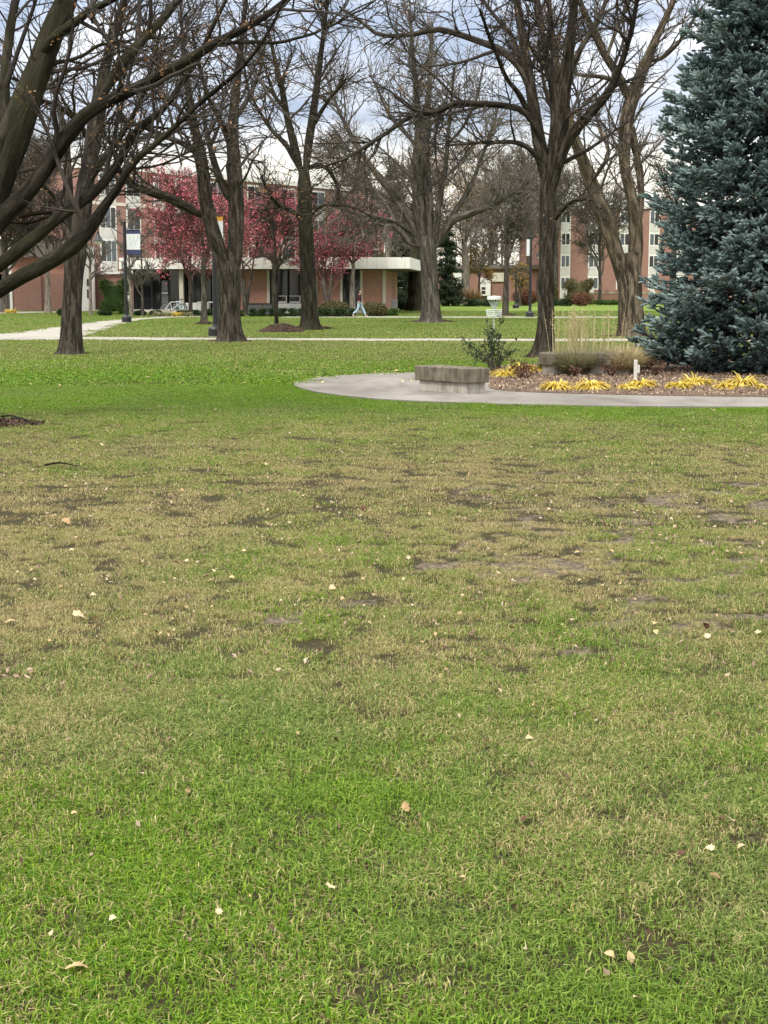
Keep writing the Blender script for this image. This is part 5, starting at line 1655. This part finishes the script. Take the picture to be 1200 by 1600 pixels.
for i, (px, w_, lab) in enumerate([(697, 15, 'tan and rust ornamental grass beside the broad tree trunk'), (711, 16, 'tall plumed rust grass below the two far figures'), (739, 15, 'tan ornamental grass right of the tan trunk')]):
    Yd = 141
    g = np.array([at(px, 476, Yd)[0], Yd, float(zt(Yd))])
    grass_clump('ornamental_grass', lab, g, .9, 1.75, 420, M['rust_grass'], rg(150 + i), .05, .6, .45, group='rust ornamental grasses in the far bed', tall=(50, 1.2, 1.9, M['dry_grass']))
for i, (px, py, lab) in enumerate([(17, 489.5, 'yellow low plant by the far left path'), (262, 491.5, 'yellow-green edging plant left of the bicycle bed'), (276, 492, 'yellow edging plant in the middle of the entrance bed'), (292, 492, 'pale green edging plant next to the mulched crabapple'), (247, 491.5, 'yellow edging plant nearest the lamp post')]):
    g = gp(px, py) if i == 0 else np.array([at(px, py, 100.5)[0], 100.5, float(zt(100.5))])
    grass_clump('edging_plant', lab, g, .9, .42, 260, M['yellow_leaf'] if i in (0, 2) else M['sage_grass'], rg(160 + i), .06, 1.5, 1.0, group='edging plants along the entrance path')

# ------------------------------------------------------------------ planting bed
HOSTA = [(869, 611.5, 38, 'yellow-green hosta clump nearest the concrete bench along the path edge'), (925, 611.5, 46, 'second bright yellow hosta clump along the path edge, below the sage grass'),
         (982, 611, 30, 'small yellow hosta clump just left of the white stake'), (1003, 607, 40, 'broad yellow hosta clump right of the white stake'), (1062, 609, 40, 'yellow hosta clump below the left skirt of the spruce'),
         (1085, 604, 40, 'yellow hosta clump behind another, close under the spruce'), (1106, 601, 22, 'small yellow hosta tucked against the blue spruce'), (1133, 611, 28, 'pale yellow hosta clump near the right of the bed'),
         (1160, 606, 46, 'wide yellow hosta clump at the spruce foot near the right edge'), (1196, 611, 26, 'yellow hosta clump cut by the right edge of the picture'),
         (788, 591, 34, 'bright yellow hosta directly right of the concrete bench'), (815, 582, 40, 'yellow hosta row behind the dried stems, left part'), (842, 583, 30, 'pale yellow hosta in front of the rear bench end')]
for i, (px, py, w_, lab) in enumerate(HOSTA):
    g = gp(px, py); g[2] += .03
    k = F_PX / g[1]
    r_ = rg(200 + i)
    rad = w_ / 2 / k
    t = thing('hosta_plant', lab, 'plant', tuple(g), 0, 'yellow hosta clumps in the planting bed')
    n = 420
    a = r_.uniform(0, 6.283, n); q = rad * .5 * np.sqrt(r_.random(n))
    roots = np.stack([q * np.cos(a), q * np.sin(a), 0 * a], 1)
    ln = r_.uniform(.4, 1.5, n)
    d = np.stack([np.cos(a) * ln, np.sin(a) * ln, np.ones(n)], 1)
    mb = MB(); blades(mb, roots, d + r_.normal(0, .12, (n, 3)), rad * r_.uniform(.65, 1.4, n) * (.9 + .25 * r_.random()), .033, r_, 1.35, segs=5)
    mb.build('leaves', M['yellow_leaf'], t)

SAGE = [(897, 588, .55, .62, 'sage-green grass tussock at the left end of the rear bench'), (940, 586, .50, .55, 'pale sage tussock in front of the rear bench centre'), (972, 587, .50, .66, 'straw-coloured tussock left of the white stake'), (1000, 580, .45, .60, 'tan tussock leaning against the lower spruce boughs'), (866, 583, .42, .45, 'short grey-green tussock beside the pale hosta'), (918, 584, .55, .60, 'wide pale sage tussock between the two bench tussocks'), (956, 584, .50, .55, 'grey-green tussock behind the dark dried perennial')]
for i, (px, py, rad, hgt, lab) in enumerate(SAGE):
    g = gp(px, py); g[2] += .03
    grass_clump('ornamental_grass', lab, g, rad * 1.15, hgt * .95, 1800, M['sage_grass'] if i in (0, 1, 4, 5, 6) else M['dry_grass'], rg(230 + i), .013, 1.1, .7, group='sage and straw grass tussocks in the planting bed')
for i, (px, py, m_, lab) in enumerate([(884, 583, 26, 'tall pale seed-head grass in front of the rough-barked tree, left clump'), (912, 583, 34, 'tallest pale seed-head grass, above the left half of the rear bench'), (958, 582, 14, 'sparse pale seed-head grass near the spruce')]):
    g = gp(px, py + 1); g[2] += .03
    grass_clump('feather_grass', lab, g, .42, .55, 150, M['dry_grass'], rg(240 + i), .009, .7, .7, group='tall pale seed-head grasses at the bed', tall=(int(m_ * 1.7), .95, 1.42, M['dry_grass']))
for i, (px, py, h_, lab) in enumerate([(812, 594, .36, 'dark dried perennial stems right of the bench hosta'), (822, 596, .28, 'low brown dried perennial with curled leaves'), (955, 591, .30, 'dark dried perennial below the rear bench'), (897, 592, .22, 'dark withered perennial under the sage tussock'), (1025, 590, .30, 'brown withered stems under the spruce skirt')]):
    g = gp(px, py); g[2] += .03
    r_ = rg(250 + i)
    t = thing('dried_perennial', lab, 'plant', tuple(g), 0, 'withered perennials in the planting bed')
    n = 16
    a = r_.uniform(0, 6.283, n)
    P = np.zeros((n, 5, 3))
    for kk in range(5):
        s = kk / 4
        P[:, kk] = np.stack([np.cos(a) * s * h_ * .55, np.sin(a) * s * h_ * .55, s * h_ * r_.uniform(.6, 1, n)], 1) + r_.normal(0, .012, (n, 3)) * (kk > 0)
    mb = MB(); tubes(mb, P, np.linspace(.007, .003, 5)[None] * np.ones((n, 1)), 5); mb.build('stems', M['dried_stem'], t)
    mb = MB(); leaf_cloud(mb, P[:, 2:].reshape(-1, 3)[r_.integers(0, n * 3, 70)] + r_.normal(0, .03, (70, 3)), .07, r_); mb.build('leaves', M['dried_stem'], t)

# rose bush behind the bench
g = gp(772, 589)
g[2] += .02
r_ = rg(270)
t = thing('rose_bush', 'leggy dark green rose bush behind the concrete bench with one tall shoot', 'shrub', tuple(g))
k = F_PX / g[1]
ends = [(720, 530), (732, 538), (745, 536), (755, 545), (762, 525), (768, 508), (757, 500), (785, 505), (778, 530), (788, 536), (798, 548), (740, 552), (806, 536), (770, 545), (784, 555), (726, 548)]
P, Q = [], []
for i, (ex, ey) in enumerate(ends):
    x1, z1 = (ex - 772) / k, (589 - ey) / k
    dy = r_.uniform(-.3, .3)
    ln = smooth_line(np.array([[r_.normal(0, .03), r_.normal(0, .03), 0], [x1 * .25 + r_.normal(0, .03), dy * .3, z1 * .45], [x1 * .7 + r_.normal(0, .02), dy * .7, z1 * .8], [x1, dy, z1]]), 12)
    P.append(ln)
P = np.array(P)
mb = MB(); tubes(mb, P, np.linspace(.013, .004, 12)[None] * np.ones((len(P), 1)), 6)
s2, r2 = spawn(r_, P, np.ones(P.shape[:2]) * .006, 60, .35, .12, .28, .4, 1.0, 6, .05, .15, .7, .003)
tubes(mb, s2, r2, 4)
mb.build('canes', M['twig_brown'], t)
pool = np.concatenate([P[:, 4:].reshape(-1, 3), s2.reshape(-1, 3), s2.reshape(-1, 3)])
mb = MB(); leaf_cloud(mb, pool[r_.integers(0, len(pool), 760)] + r_.normal(0, .035, (760, 3)), .062, r_, aspect=.62); mb.build('leaves', M['rose_leaf'], t)

# white marker stake in the bed
g = gp(992.5, 597)
k = F_PX / g[1]
t = thing('marker_stake', 'white square marker stake with a small box, standing in the planting bed', 'marker post', (g[0], g[1], g[2] + .02))
part('post', t, M['pale_panel'], [(-.03, .03, -.03, .03, -.05, 33 / k)], .006)
part('meter_box', t, M['pale_panel'], [(.031, .075, -.03, .04, 12 / k, 25 / k)], .006)

# bark and leaf litter over the bed (uncountable)
r_ = rg(280)
n = 16000
bx_ = r_.uniform(W_bed[:, 0].min(), W_bed[:, 0].max(), n); by_ = r_.uniform(W_bed[:, 1].min(), W_bed[:, 1].max(), n)
ok = inside(bx_, by_, W_bed)
C = np.stack([bx_[ok], by_[ok], np.full(ok.sum(), .046)], 1) + np.abs(r_.normal(0, .012, (ok.sum(), 1))) * np.array([0, 0, 1])
mb = MB(); leaf_cloud(mb, C, .055, r_, up=1.6, aspect=.5)
tag(mb.build('bark_litter', M['litter_chip']), 'brown bark and dead leaf litter over the planting bed', 'litter', kind='stuff')
# bits of dead leaf and clippings in the worn turf
r_ = rg(281)
n = 15000
u = r_.random(n)
yy = np.sqrt(3.2 ** 2 + u * (23.5 ** 2 - 3.2 ** 2)); xx = r_.uniform(-.5, .5, n) * (.58 * yy + .6)
pyv = project(xx, yy, 0)[1]
keep = r_.random(n) < np.interp(pyv, [630, 700, 780, 960, 1100, 1600], [.1, .5, 1, 1, .35, .25]) * np.clip(fbm(xx, yy, .9) * 2.4 - .6, .15, 1) * np.interp(xx / np.maximum(yy, 1), [-.25, .0, .25], [1, .7, .8])
keep &= ~inside(xx, yy, smooth_line(W_ring, 140)) & ~inside(xx, yy, W_bed)
C = np.stack([xx[keep], yy[keep], np.full(keep.sum(), .016)], 1); C[:, 2] += np.abs(r_.normal(0, .010, len(C)))
mb = MB(); leaf_cloud(mb, C, .030, r_, up=1.0, aspect=.5)
tag(mb.build('lawn_litter', M['litter_chip']), 'small brown leaf crumbs strewn through the worn turf', 'litter', kind='stuff')

# ------------------------------------------------------------------ fallen leaves
def leaf_mesh(kind, rng):
    """a curled oak-ish leaf outline, about one unit long"""
    if kind == 0: half = [(0, .03), (.10, .10), (.2, .22), (.28, .17), (.40, .33), (.50, .22), (.62, .34), (.72, .20), (.84, .22), (.93, .12), (1.0, .0)]
    elif kind == 1: half = [(0, .02), (.08, .12), (.25, .26), (.45, .34), (.65, .29), (.85, .14), (1.0, .0)]
    else: half = [(0, .03), (.12, .20), (.06, .42), (.28, .32), (.45, .50), (.52, .26), (.72, .30), (.78, .14), (1.0, .0)]
    V, F_ = [], []
    for i, (x, w_) in enumerate(half):
        for s in (-1, 0, 1):
            y = w_ * s
            zc = .35 * abs(y) ** 1.3 * rng.uniform(.7, 1.3) + .16 * math.sin(x * 3.0) + rng.normal(0, .012)
            V.append((x - .5, y, zc))
    for i in range(len(half) - 1):
        for s in (0, 1):
            a = i * 3 + s
            F_.append((a, a + 3, a + 4, a + 1))
    mb = MB(); mb.add(V, F_)
    st = [[-.5, 0, 0], [-.62, .02, .03], [-.78, .06, .05]]
    pipe(mb, st, .012, 5)
    me = mb.mesh('fallen_leaf')
    return me


leaf_me = [leaf_mesh(i % 3, rg(300 + i)) for i in range(6)]
for me in leaf_me:
    me.materials.append(M['fallen_leaf'])
leaf_dark = [m_.copy() for m_ in leaf_me[:3]]
for i, me in enumerate(leaf_me):
    me.attributes['rnd'].data.foreach_set('value', np.full(len(me.vertices), [.15, .5, .8, .35, .65, 1.0][i], np.float32))
for me in leaf_dark:
    me.materials.clear(); me.materials.append(M['brown_leaf'])
LG = 'fallen leaves scattered over the lawn'


def put_leaf(px, py, wpx, label, dark=False, v=None, rng=rg(330)):
    g = gp(px, py)
    dist = math.hypot(g[1], CAM_H)
    o = bpy.data.objects.new('fallen_leaf', (leaf_dark if dark else leaf_me)[int(rng.integers(0, 3 if dark else 6)) if v is None else v])
    COL.objects.link(o)
    sc = wpx / F_PX * dist * .92
    lift = .020 if g[1] < 11 else .026
    o.location = (g[0], g[1] + .01, g[2] + lift)
    o.rotation_euler = (rng.normal(0.2, .45), rng.normal(0, .45), rng.uniform(0, 6.28))
    o.scale = (sc, sc, sc)
    return tag(o, label, 'leaf', LG)


SPECIAL = [(635, 1272, 24, 'pale cream curled leaf lying alone in the lower middle of the lawn'), (517, 1400, 22, 'tan crumpled leaf on green grass below the lone cream leaf'), (120, 1530, 40, 'largest tan lobed leaf, near the bottom left corner'),
           (176, 1449, 14, 'small pinkish leaf in the lower left grass'), (391, 1413, 9, 'tiny pale leaf left of the tan crumpled leaf'), (720, 1384, 13, 'faded pink-brown leaf half sunk in the lower grass'), (835, 1108, 18, 'tan leaf in the middle right, paired with a smaller one'),
           (781, 1089, 13, 'smaller tan leaf left of its pair in the middle right'), (893, 1305, 14, 'brownish leaf in the lower right grass'), (123, 971, 26, 'pointed tan leaf on the left of the dry turf'), (16, 979, 18, 'curled tan leaf at the far left edge of the dry turf'),
           (121, 846, 17, 'pale flat leaf in the brown left turf'), (103, 820, 20, 'pale twin-lobed leaf just above the flat one in the brown left turf'), (520, 925, 13, 'whitish leaf in the centre of the worn turf'), (563, 645, 10, 'white leaf on bright green grass just below the plaza edge'),
           (160, 700, 10, 'whitish leaf on the lawn right of the leaning tree foot'), (1158, 870, 13, 'white leaf near a bare patch on the right'), (1190, 997, 20, 'pale stick-like leaf at the right edge'), (1022, 728, 13, 'pale leaf in the upper right lawn'), (145, 936, 12, 'yellow-green narrow leaf left of centre in dry turf')]
for i, (px, py, w_, lab) in enumerate(SPECIAL): put_leaf(px, py, w_, lab, v=(0, 2, 3, 5)[i % 4] if i != 2 else 3)
for px, py, w_, lab in [(569, 799, 13, 'dark brown curled leaf standing up in the centre of the dry turf'), (546, 769, 8, 'small dark leaf just above the dark curled one')]: put_leaf(px, py, w_, lab, True)
r_ = rg(340)
cnt = 0
while cnt < 235:
    px = r_.uniform(5, 1195)
    py = 640 + 390 * r_.random() ** 1.0 if r_.random() < .86 else r_.uniform(1030, 1590)
    g = gp(px, py)
    if inside(np.array([g[0]]), np.array([g[1]]), W_ring)[0]: continue
    s = r_.uniform(.016, .046)
    wpx = s * F_PX / math.hypot(g[1], CAM_H)
    dark = r_.random() < .22
    put_leaf(px, py, wpx, 'small brown dry leaf lying in the worn turf' if dark else 'small pale dry leaf lying in the lawn', dark)
    cnt += 1
for px, py in [(497, 592), (512, 590), (569, 586), (596, 583), (606, 579), (620, 582), (585, 584), (630, 599), (643, 598), (505, 600), (474, 599), (690, 584), (640, 581)]:
    o = put_leaf(px, py, r_.uniform(6, 10), 'small pale leaf on or beside the curved plaza edge', v=int(r_.integers(0, 6)))
    o['group'] = 'pale leaves along the plaza edge'
for i in range(22):
    px, py = r_.uniform(0, 1150), r_.uniform(538, 640)
    g = gp(px, py)
    if inside(np.array([g[0]]), np.array([g[1]]), W_ring)[0] or inside(np.array([g[0]]), np.array([g[1]]), W_bed)[0]: continue
    o = put_leaf(px, py, r_.uniform(4, 7), 'tiny pale leaf on the bright green lawn')
    o['group'] = 'tiny pale leaves on the far lawn'

# fallen twigs by the leaning tree and in the turf
for i, (x0, y0, x1, y1, w_, lab) in enumerate([(18, 658, 60, 668, .016, 'dark fallen branch by the foot of the leaning tree'), (2, 655, 40, 660, .012, 'thin fallen stick beside the darker branch at the left edge'), (70, 733, 122, 734, .010, 'thin dark stick lying in the left turf')]):
    a, b2 = gp(x0, y0), gp(x1, y1)
    P = smooth_line(np.array([a, (a * .6 + b2 * .4) + np.array([0, .05, .02]), b2]), 12) + np.array([0, 0, .035])
    c0 = P.mean(0)
    mb = MB(); pipe(mb, P - c0, np.linspace(w_, w_ * .5, 12), 7)
    o = mb.build('fallen_stick', M['bark_dark']); o.location = c0
    tag(o, lab, 'stick', 'fallen sticks on the lawn')

# ------------------------------------------------------------------ bicycles, rack, planters
def torus(mb, c, Rr, r, axis='y', n=26, m_=8):
    a = np.linspace(0, 6.2832, n + 1)
    P = np.stack([c[0] + Rr * np.cos(a), np.full(n + 1, c[1]), c[2] + Rr * np.sin(a)], 1)
    pipe(mb, P, r, m_, cap=False)


def bicycle(label, g, rotz, mat, sc=1.0):
    t = thing('bicycle', label, 'bicycle', tuple(g), rotz, 'bicycles parked by the entrance')
    t.scale = (sc, sc, sc)
    for x in (-.52, .52):
        mb = MB(); torus(mb, (x, 0, .34), .33, .018); wl = mb.build('wheel', M['rubber'], t)
        mb = MB(); torus(mb, (x, 0, .34), .305, .012, m_=6)
        for q in range(10):
            a = q / 10 * 6.283
            pipe(mb, [[x, 0, .34], [x + .30 * math.cos(a), 0, .34 + .30 * math.sin(a)]], .003, 4, cap=False)
        mb.build('rim', M['galvanised'], wl)
    mb = MB()
    bb, st, hd, hd2 = [-.08, 0, .30], [-.22, 0, .78], [.34, 0, .80], [.37, 0, .68]
    for a, c_ in ((bb, st), (st, hd), (bb, hd2), ([-.52, .0, .34], bb), ([-.52, 0, .34], [-.21, 0, .74])): pipe(mb, [a, c_], .026, 8)
    mb.build('frame', mat, t)
    mb = MB(); pipe(mb, [[.335, 0, .86], hd2, [.42, 0, .5], [.52, 0, .34]], .018, 8); mb.build('fork', mat, t)
    mb = MB(); pipe(mb, [[.30, 0, .95], [.335, 0, .86]], .014, 6); pipe(mb, smooth_line(np.array([[.22, -.30, .95], [.30, -.2, .98], [.31, 0, .95], [.30, .2, .98], [.22, .30, .95]]), 14), .014, 6); mb.build('handlebar', M['black_metal'], t)
    mb = MB(); pipe(mb, [st, [-.245, 0, .90]], .013, 6); mb.box(-.38, -.12, -.06, .06, .90, .95, bev=.02); mb.build('saddle', M['rubber'], t)
    mb = MB(); torus(mb, (-.08, .04, .30), .09, .010); pipe(mb, [[-.08, -.1, .30], [-.08, .1, .30]], .01, 6); pipe(mb, [[-.08, .09, .30], [.04, .09, .20]], .009, 5); pipe(mb, [[-.08, -.09, .30], [-.20, -.09, .40]], .009, 5); mb.build('crank', M['galvanised'], t)
    return t


g0 = np.array([at(271, 480, 106)[0], 106, float(zt(106)) + .02])
bicycle('white-framed bicycle parked in front of the glass entrance', g0, 0.15, M['white_metal'], 1.1)
g0 = np.array([at(281, 479, 107.6)[0], 107.6, float(zt(107.6)) + .02])
bicycle('pale blue bicycle behind the white one at the entrance column', g0, 2.3, M['pale_blue'], 1.1)
g0 = np.array([at(321, 479, 106.5)[0], 106.5, float(zt(106.5))])
t = thing('bike_rack', 'white metal bicycle rack right of the entrance column', 'bike rack', tuple(g0))
k = F_PX / 106.5
mb = MB()
for x0, x1 in ((-13 / k, -3 / k), (3 / k, 14 / k)): pipe(mb, [[x0, 0, -.02], [x0, 0, .80], [x0 + .06, 0, .86], [x1 - .06, 0, .86], [x1, 0, .80], [x1, 0, -.02]], .045, 8)
mb.build('frame', M['white_metal'], t)
mb = MB(); pipe(mb, [[-13 / k, 0, .28], [14 / k, 0, .28]], .03, 8); mb.build('rail', M['white_metal'], t)
for i, (p0, p1, lab) in enumerate([(389, 411, 'dark grey rectangular planter box behind the hedge'), (413, 427, 'smaller dark grey planter box beside the larger one')]):
    Yd = 106.8
    k = F_PX / Yd
    g0 = np.array([at((p0 + p1) / 2, 484, Yd)[0], Yd, float(zt(Yd))])
    t = thing('planter_box', lab, 'planter', tuple(g0), 0, 'grey planter boxes at the low hall')
    hw = (p1 - p0) / 2 / k
    part('box', t, M['grey_door'], [(-hw, hw, -.3, .3, -.02, .72)], .02)
    part('rim', t, M['black_metal'], [(-hw - .03, hw + .03, -.33, .33, .722, .78)], .01)
    part('soil', t, M['mulch'], [(-hw + .05, hw - .05, -.25, .25, .782, .80)])
# small white utility boxes by the brick wall end
g0 = np.array([at(614, 479, 116)[0], 116, float(zt(116))])
t = thing('utility_box', 'pale grey utility cabinet beside the brick wall end', 'utility box', tuple(g0))
part('cabinet', t, M['pale_panel'], [(-.35, .35, -.2, .2, -.02, .95)], .02)
part('door', t, M['grey_cloth'], [(-.28, .28, -.225, -.203, .12, .85)], .008)


# ------------------------------------------------------------------ people
def skin_mesh(name, nodes, edges, mat, parent, sub=2):
    """one continuous body surface grown on a skeleton: nodes {name:(x,y,z,r)}"""
    keys = list(nodes)
    me = bpy.data.meshes.new(name)
    me.from_pydata([nodes[q][:3] for q in keys], [(keys.index(a), keys.index(b)) for a, b in edges], [])
    o = bpy.data.objects.new(name, me)
    COL.objects.link(o)
    o.parent = parent
    me.materials.append(mat)
    md = o.modifiers.new('skin', 'SKIN')
    md.use_smooth_shade = True
    bm = bmesh.new(); bm.from_mesh(me)
    ly = bm.verts.layers.skin.verify()
    bm.verts.ensure_lookup_table()
    for i, q in enumerate(keys):
        r_ = nodes[q][3]
        bm.verts[i][ly].radius = (r_, r_) if not isinstance(r_, tuple) else r_
        bm.verts[i][ly].use_root = (i == 0)
    bm.to_mesh(me); bm.free()
    o.modifiers.new('sub', 'SUBSURF').levels = sub
    o.modifiers['sub'].render_levels = sub
    return o


def chain(*q): return [(q[i], q[i + 1]) for i in range(len(q) - 1)]


def person(label, loc, rotz, top, legs, sc=1.0, stride=True):
    """x is the walking direction"""
    t = thing('person', label, 'person', loc, rotz)
    t.scale = (sc, sc, sc)
    lf = dict(hip=(.02, .09, .90), knee=(.26, .10, .52), ank=(.42, .10, .10), toe=(.58, .11, .06)) if stride else dict(hip=(0, .09, .9), knee=(.02, .10, .5), ank=(0, .10, .09), toe=(.16, .11, .04))
    rf = dict(hip=(-.02, -.09, .90), knee=(-.10, -.10, .50), ank=(-.42, -.10, .19), toe=(-.33, -.11, .05)) if stride else dict(hip=(0, -.09, .9), knee=(.02, -.10, .5), ank=(0, -.10, .09), toe=(.16, -.11, .04))
    la = dict(sh=(.03, .19, 1.42), el=(-.12, .25, 1.16), wr=(-.02, .23, .95), kn=(.0, .22, .87)) if stride else dict(sh=(0, .19, 1.42), el=(-.02, .25, 1.14), wr=(.06, .24, .9), kn=(.07, .235, .82))
    ra = dict(sh=(.01, -.19, 1.42), el=(.02, -.25, 1.15), wr=(.16, -.23, .99), kn=(.22, -.22, .93)) if stride else dict(sh=(0, -.19, 1.42), el=(-.02, -.25, 1.14), wr=(.06, -.24, .9), kn=(.07, -.235, .82))
    nd = dict(pelvis=(0, 0, .95, .13), waist=(.01, 0, 1.10, .12), chest=(.02, 0, 1.30, .14), collar=(.02, 0, 1.44, .085), neck=(.03, 0, 1.51, .052), jaw=(.065, 0, 1.585, .062), skull=(.05, 0, 1.66, .088), crown=(.04, 0, 1.715, .07))
    ed = chain('pelvis', 'waist', 'chest', 'collar', 'neck', 'jaw', 'skull', 'crown')
    for s, a in (('l', la), ('r', ra)):
        nd[s + 'sh'] = (*a['sh'], .062); nd[s + 'el'] = (*a['el'], .043); nd[s + 'wr'] = (*a['wr'], .029); nd[s + 'kn'] = (*a['kn'], .036)
        ed += [('collar', s + 'sh')] + chain(s + 'sh', s + 'el', s + 'wr', s + 'kn')
        kn, wr = np.array(a['kn']), np.array(a['wr'])
        dr = (kn - wr) / np.linalg.norm(kn - wr)
        for j, (off, L_) in enumerate(((.028, .075), (.010, .088), (-.010, .082), (-.028, .065))):
            b0 = kn + np.array([off, 0, 0]); nd[s + 'f%d' % j] = (*(b0 + dr * L_ * .5), .0095); nd[s + 'g%d' % j] = (*(b0 + dr * L_ + np.array([.012, 0, .004])), .008)
            ed += [(s + 'kn', s + 'f%d' % j), (s + 'f%d' % j, s + 'g%d' % j)]
        th = wr * .5 + kn * .5 + np.array([.045, 0, 0]); nd[s + 't'] = (*th, .011); nd[s + 'u'] = (*(th + dr * .04 + np.array([.012, 0, 0])), .009)
        ed += [(s + 'wr', s + 't'), (s + 't', s + 'u')]
    for s, a in (('l', lf), ('r', rf)):
        nd[s + 'h'] = (*a['hip'], .088); nd[s + 'k'] = (*a['knee'], .056); nd[s + 'a'] = (*a['ank'], .038); nd[s + 'o'] = (*a['toe'], .035)
        ed += [('pelvis', s + 'h')] + chain(s + 'h', s + 'k', s + 'a', s + 'o')
    skin_mesh('body', nd, ed, M['skin'], t)
    # head details
    mb = MB(); mb.lathe([(.0, -.02), (.016, -.012), (.012, .02), (.0, .03)], 8, (.142, 0, 1.625))
    for sy in (-1, 1): mb.lathe([(.0, -.03), (.018, -.015), (.02, .015), (.0, .03)], 8, (.045, sy * .088, 1.635))
    mb.build('nose_and_ears', M['skin'], t)
    mb = MB()
    for sy in (-1, 1): mb.box(.126, .134, sy * .032 - .014, sy * .032 + .014, 1.648, 1.658)
    mb.box(.120, .128, -.022, .022, 1.575, 1.583)
    mb.build('eyes_and_mouth', M['hair'], t)
    hr = dict(a=(.02, 0, 1.70, .10), b=(-.025, 0, 1.66, .088), c=(-.03, 0, 1.60, .06))
    skin_mesh('hair', hr, chain('a', 'b', 'c'), M['hair'], t)
    tp = dict(pelvis=(0, 0, .93, (.155, .145)), waist=(.01, 0, 1.10, .145), chest=(.02, 0, 1.30, .165), collar=(.02, 0, 1.44, .105))
    e2 = chain('pelvis', 'waist', 'chest', 'collar')
    for s, a in (('l', la), ('r', ra)):
        tp[s + 'sh'] = (*a['sh'], .080); tp[s + 'el'] = (*a['el'], .062); tp[s + 'wr'] = (*a['wr'], .045)
        e2 += [('collar', s + 'sh')] + chain(s + 'sh', s + 'el', s + 'wr')
    skin_mesh('jacket', tp, e2, top, t)
    jn = dict(pelvis=(0, 0, .97, .148))
    e3 = []
    for s, a in (('l', lf), ('r', rf)):
        jn[s + 'h'] = (*a['hip'], .108); jn[s + 'k'] = (*a['knee'], .082); an = np.array(a['ank']) + np.array([0, 0, .03]); jn[s + 'a'] = (*an, .068)
        e3 += [('pelvis', s + 'h')] + chain(s + 'h', s + 'k', s + 'a')
    skin_mesh('jeans', jn, e3, legs, t)
    for s, a in (('l', lf), ('r', rf)):
        an, to = np.array(a['ank']), np.array(a['toe'])
        sh = dict(a=(*(an + np.array([-.03, 0, -.035])), .045), b=(*((an + to) / 2 + np.array([0, 0, -.02])), .046), c=(*to, .038))
        skin_mesh('shoe', sh, chain('a', 'b', 'c'), M['shoe'], t)
    return t


g = gp(561.5, 496.3)
person('person in a dark maroon jacket and light blue jeans striding right along the far path', (g[0], g[1], g[2] + .02), 0.0, M['maroon_cloth'], M['denim'], 1.0)
Yd = 146
person('distant person in dark clothes standing behind the rust grasses', (at(709, 470, Yd)[0], Yd, float(zt(Yd)) + .0), -1.2, M['dark_cloth'], M['dark_cloth'], 1.12, False)
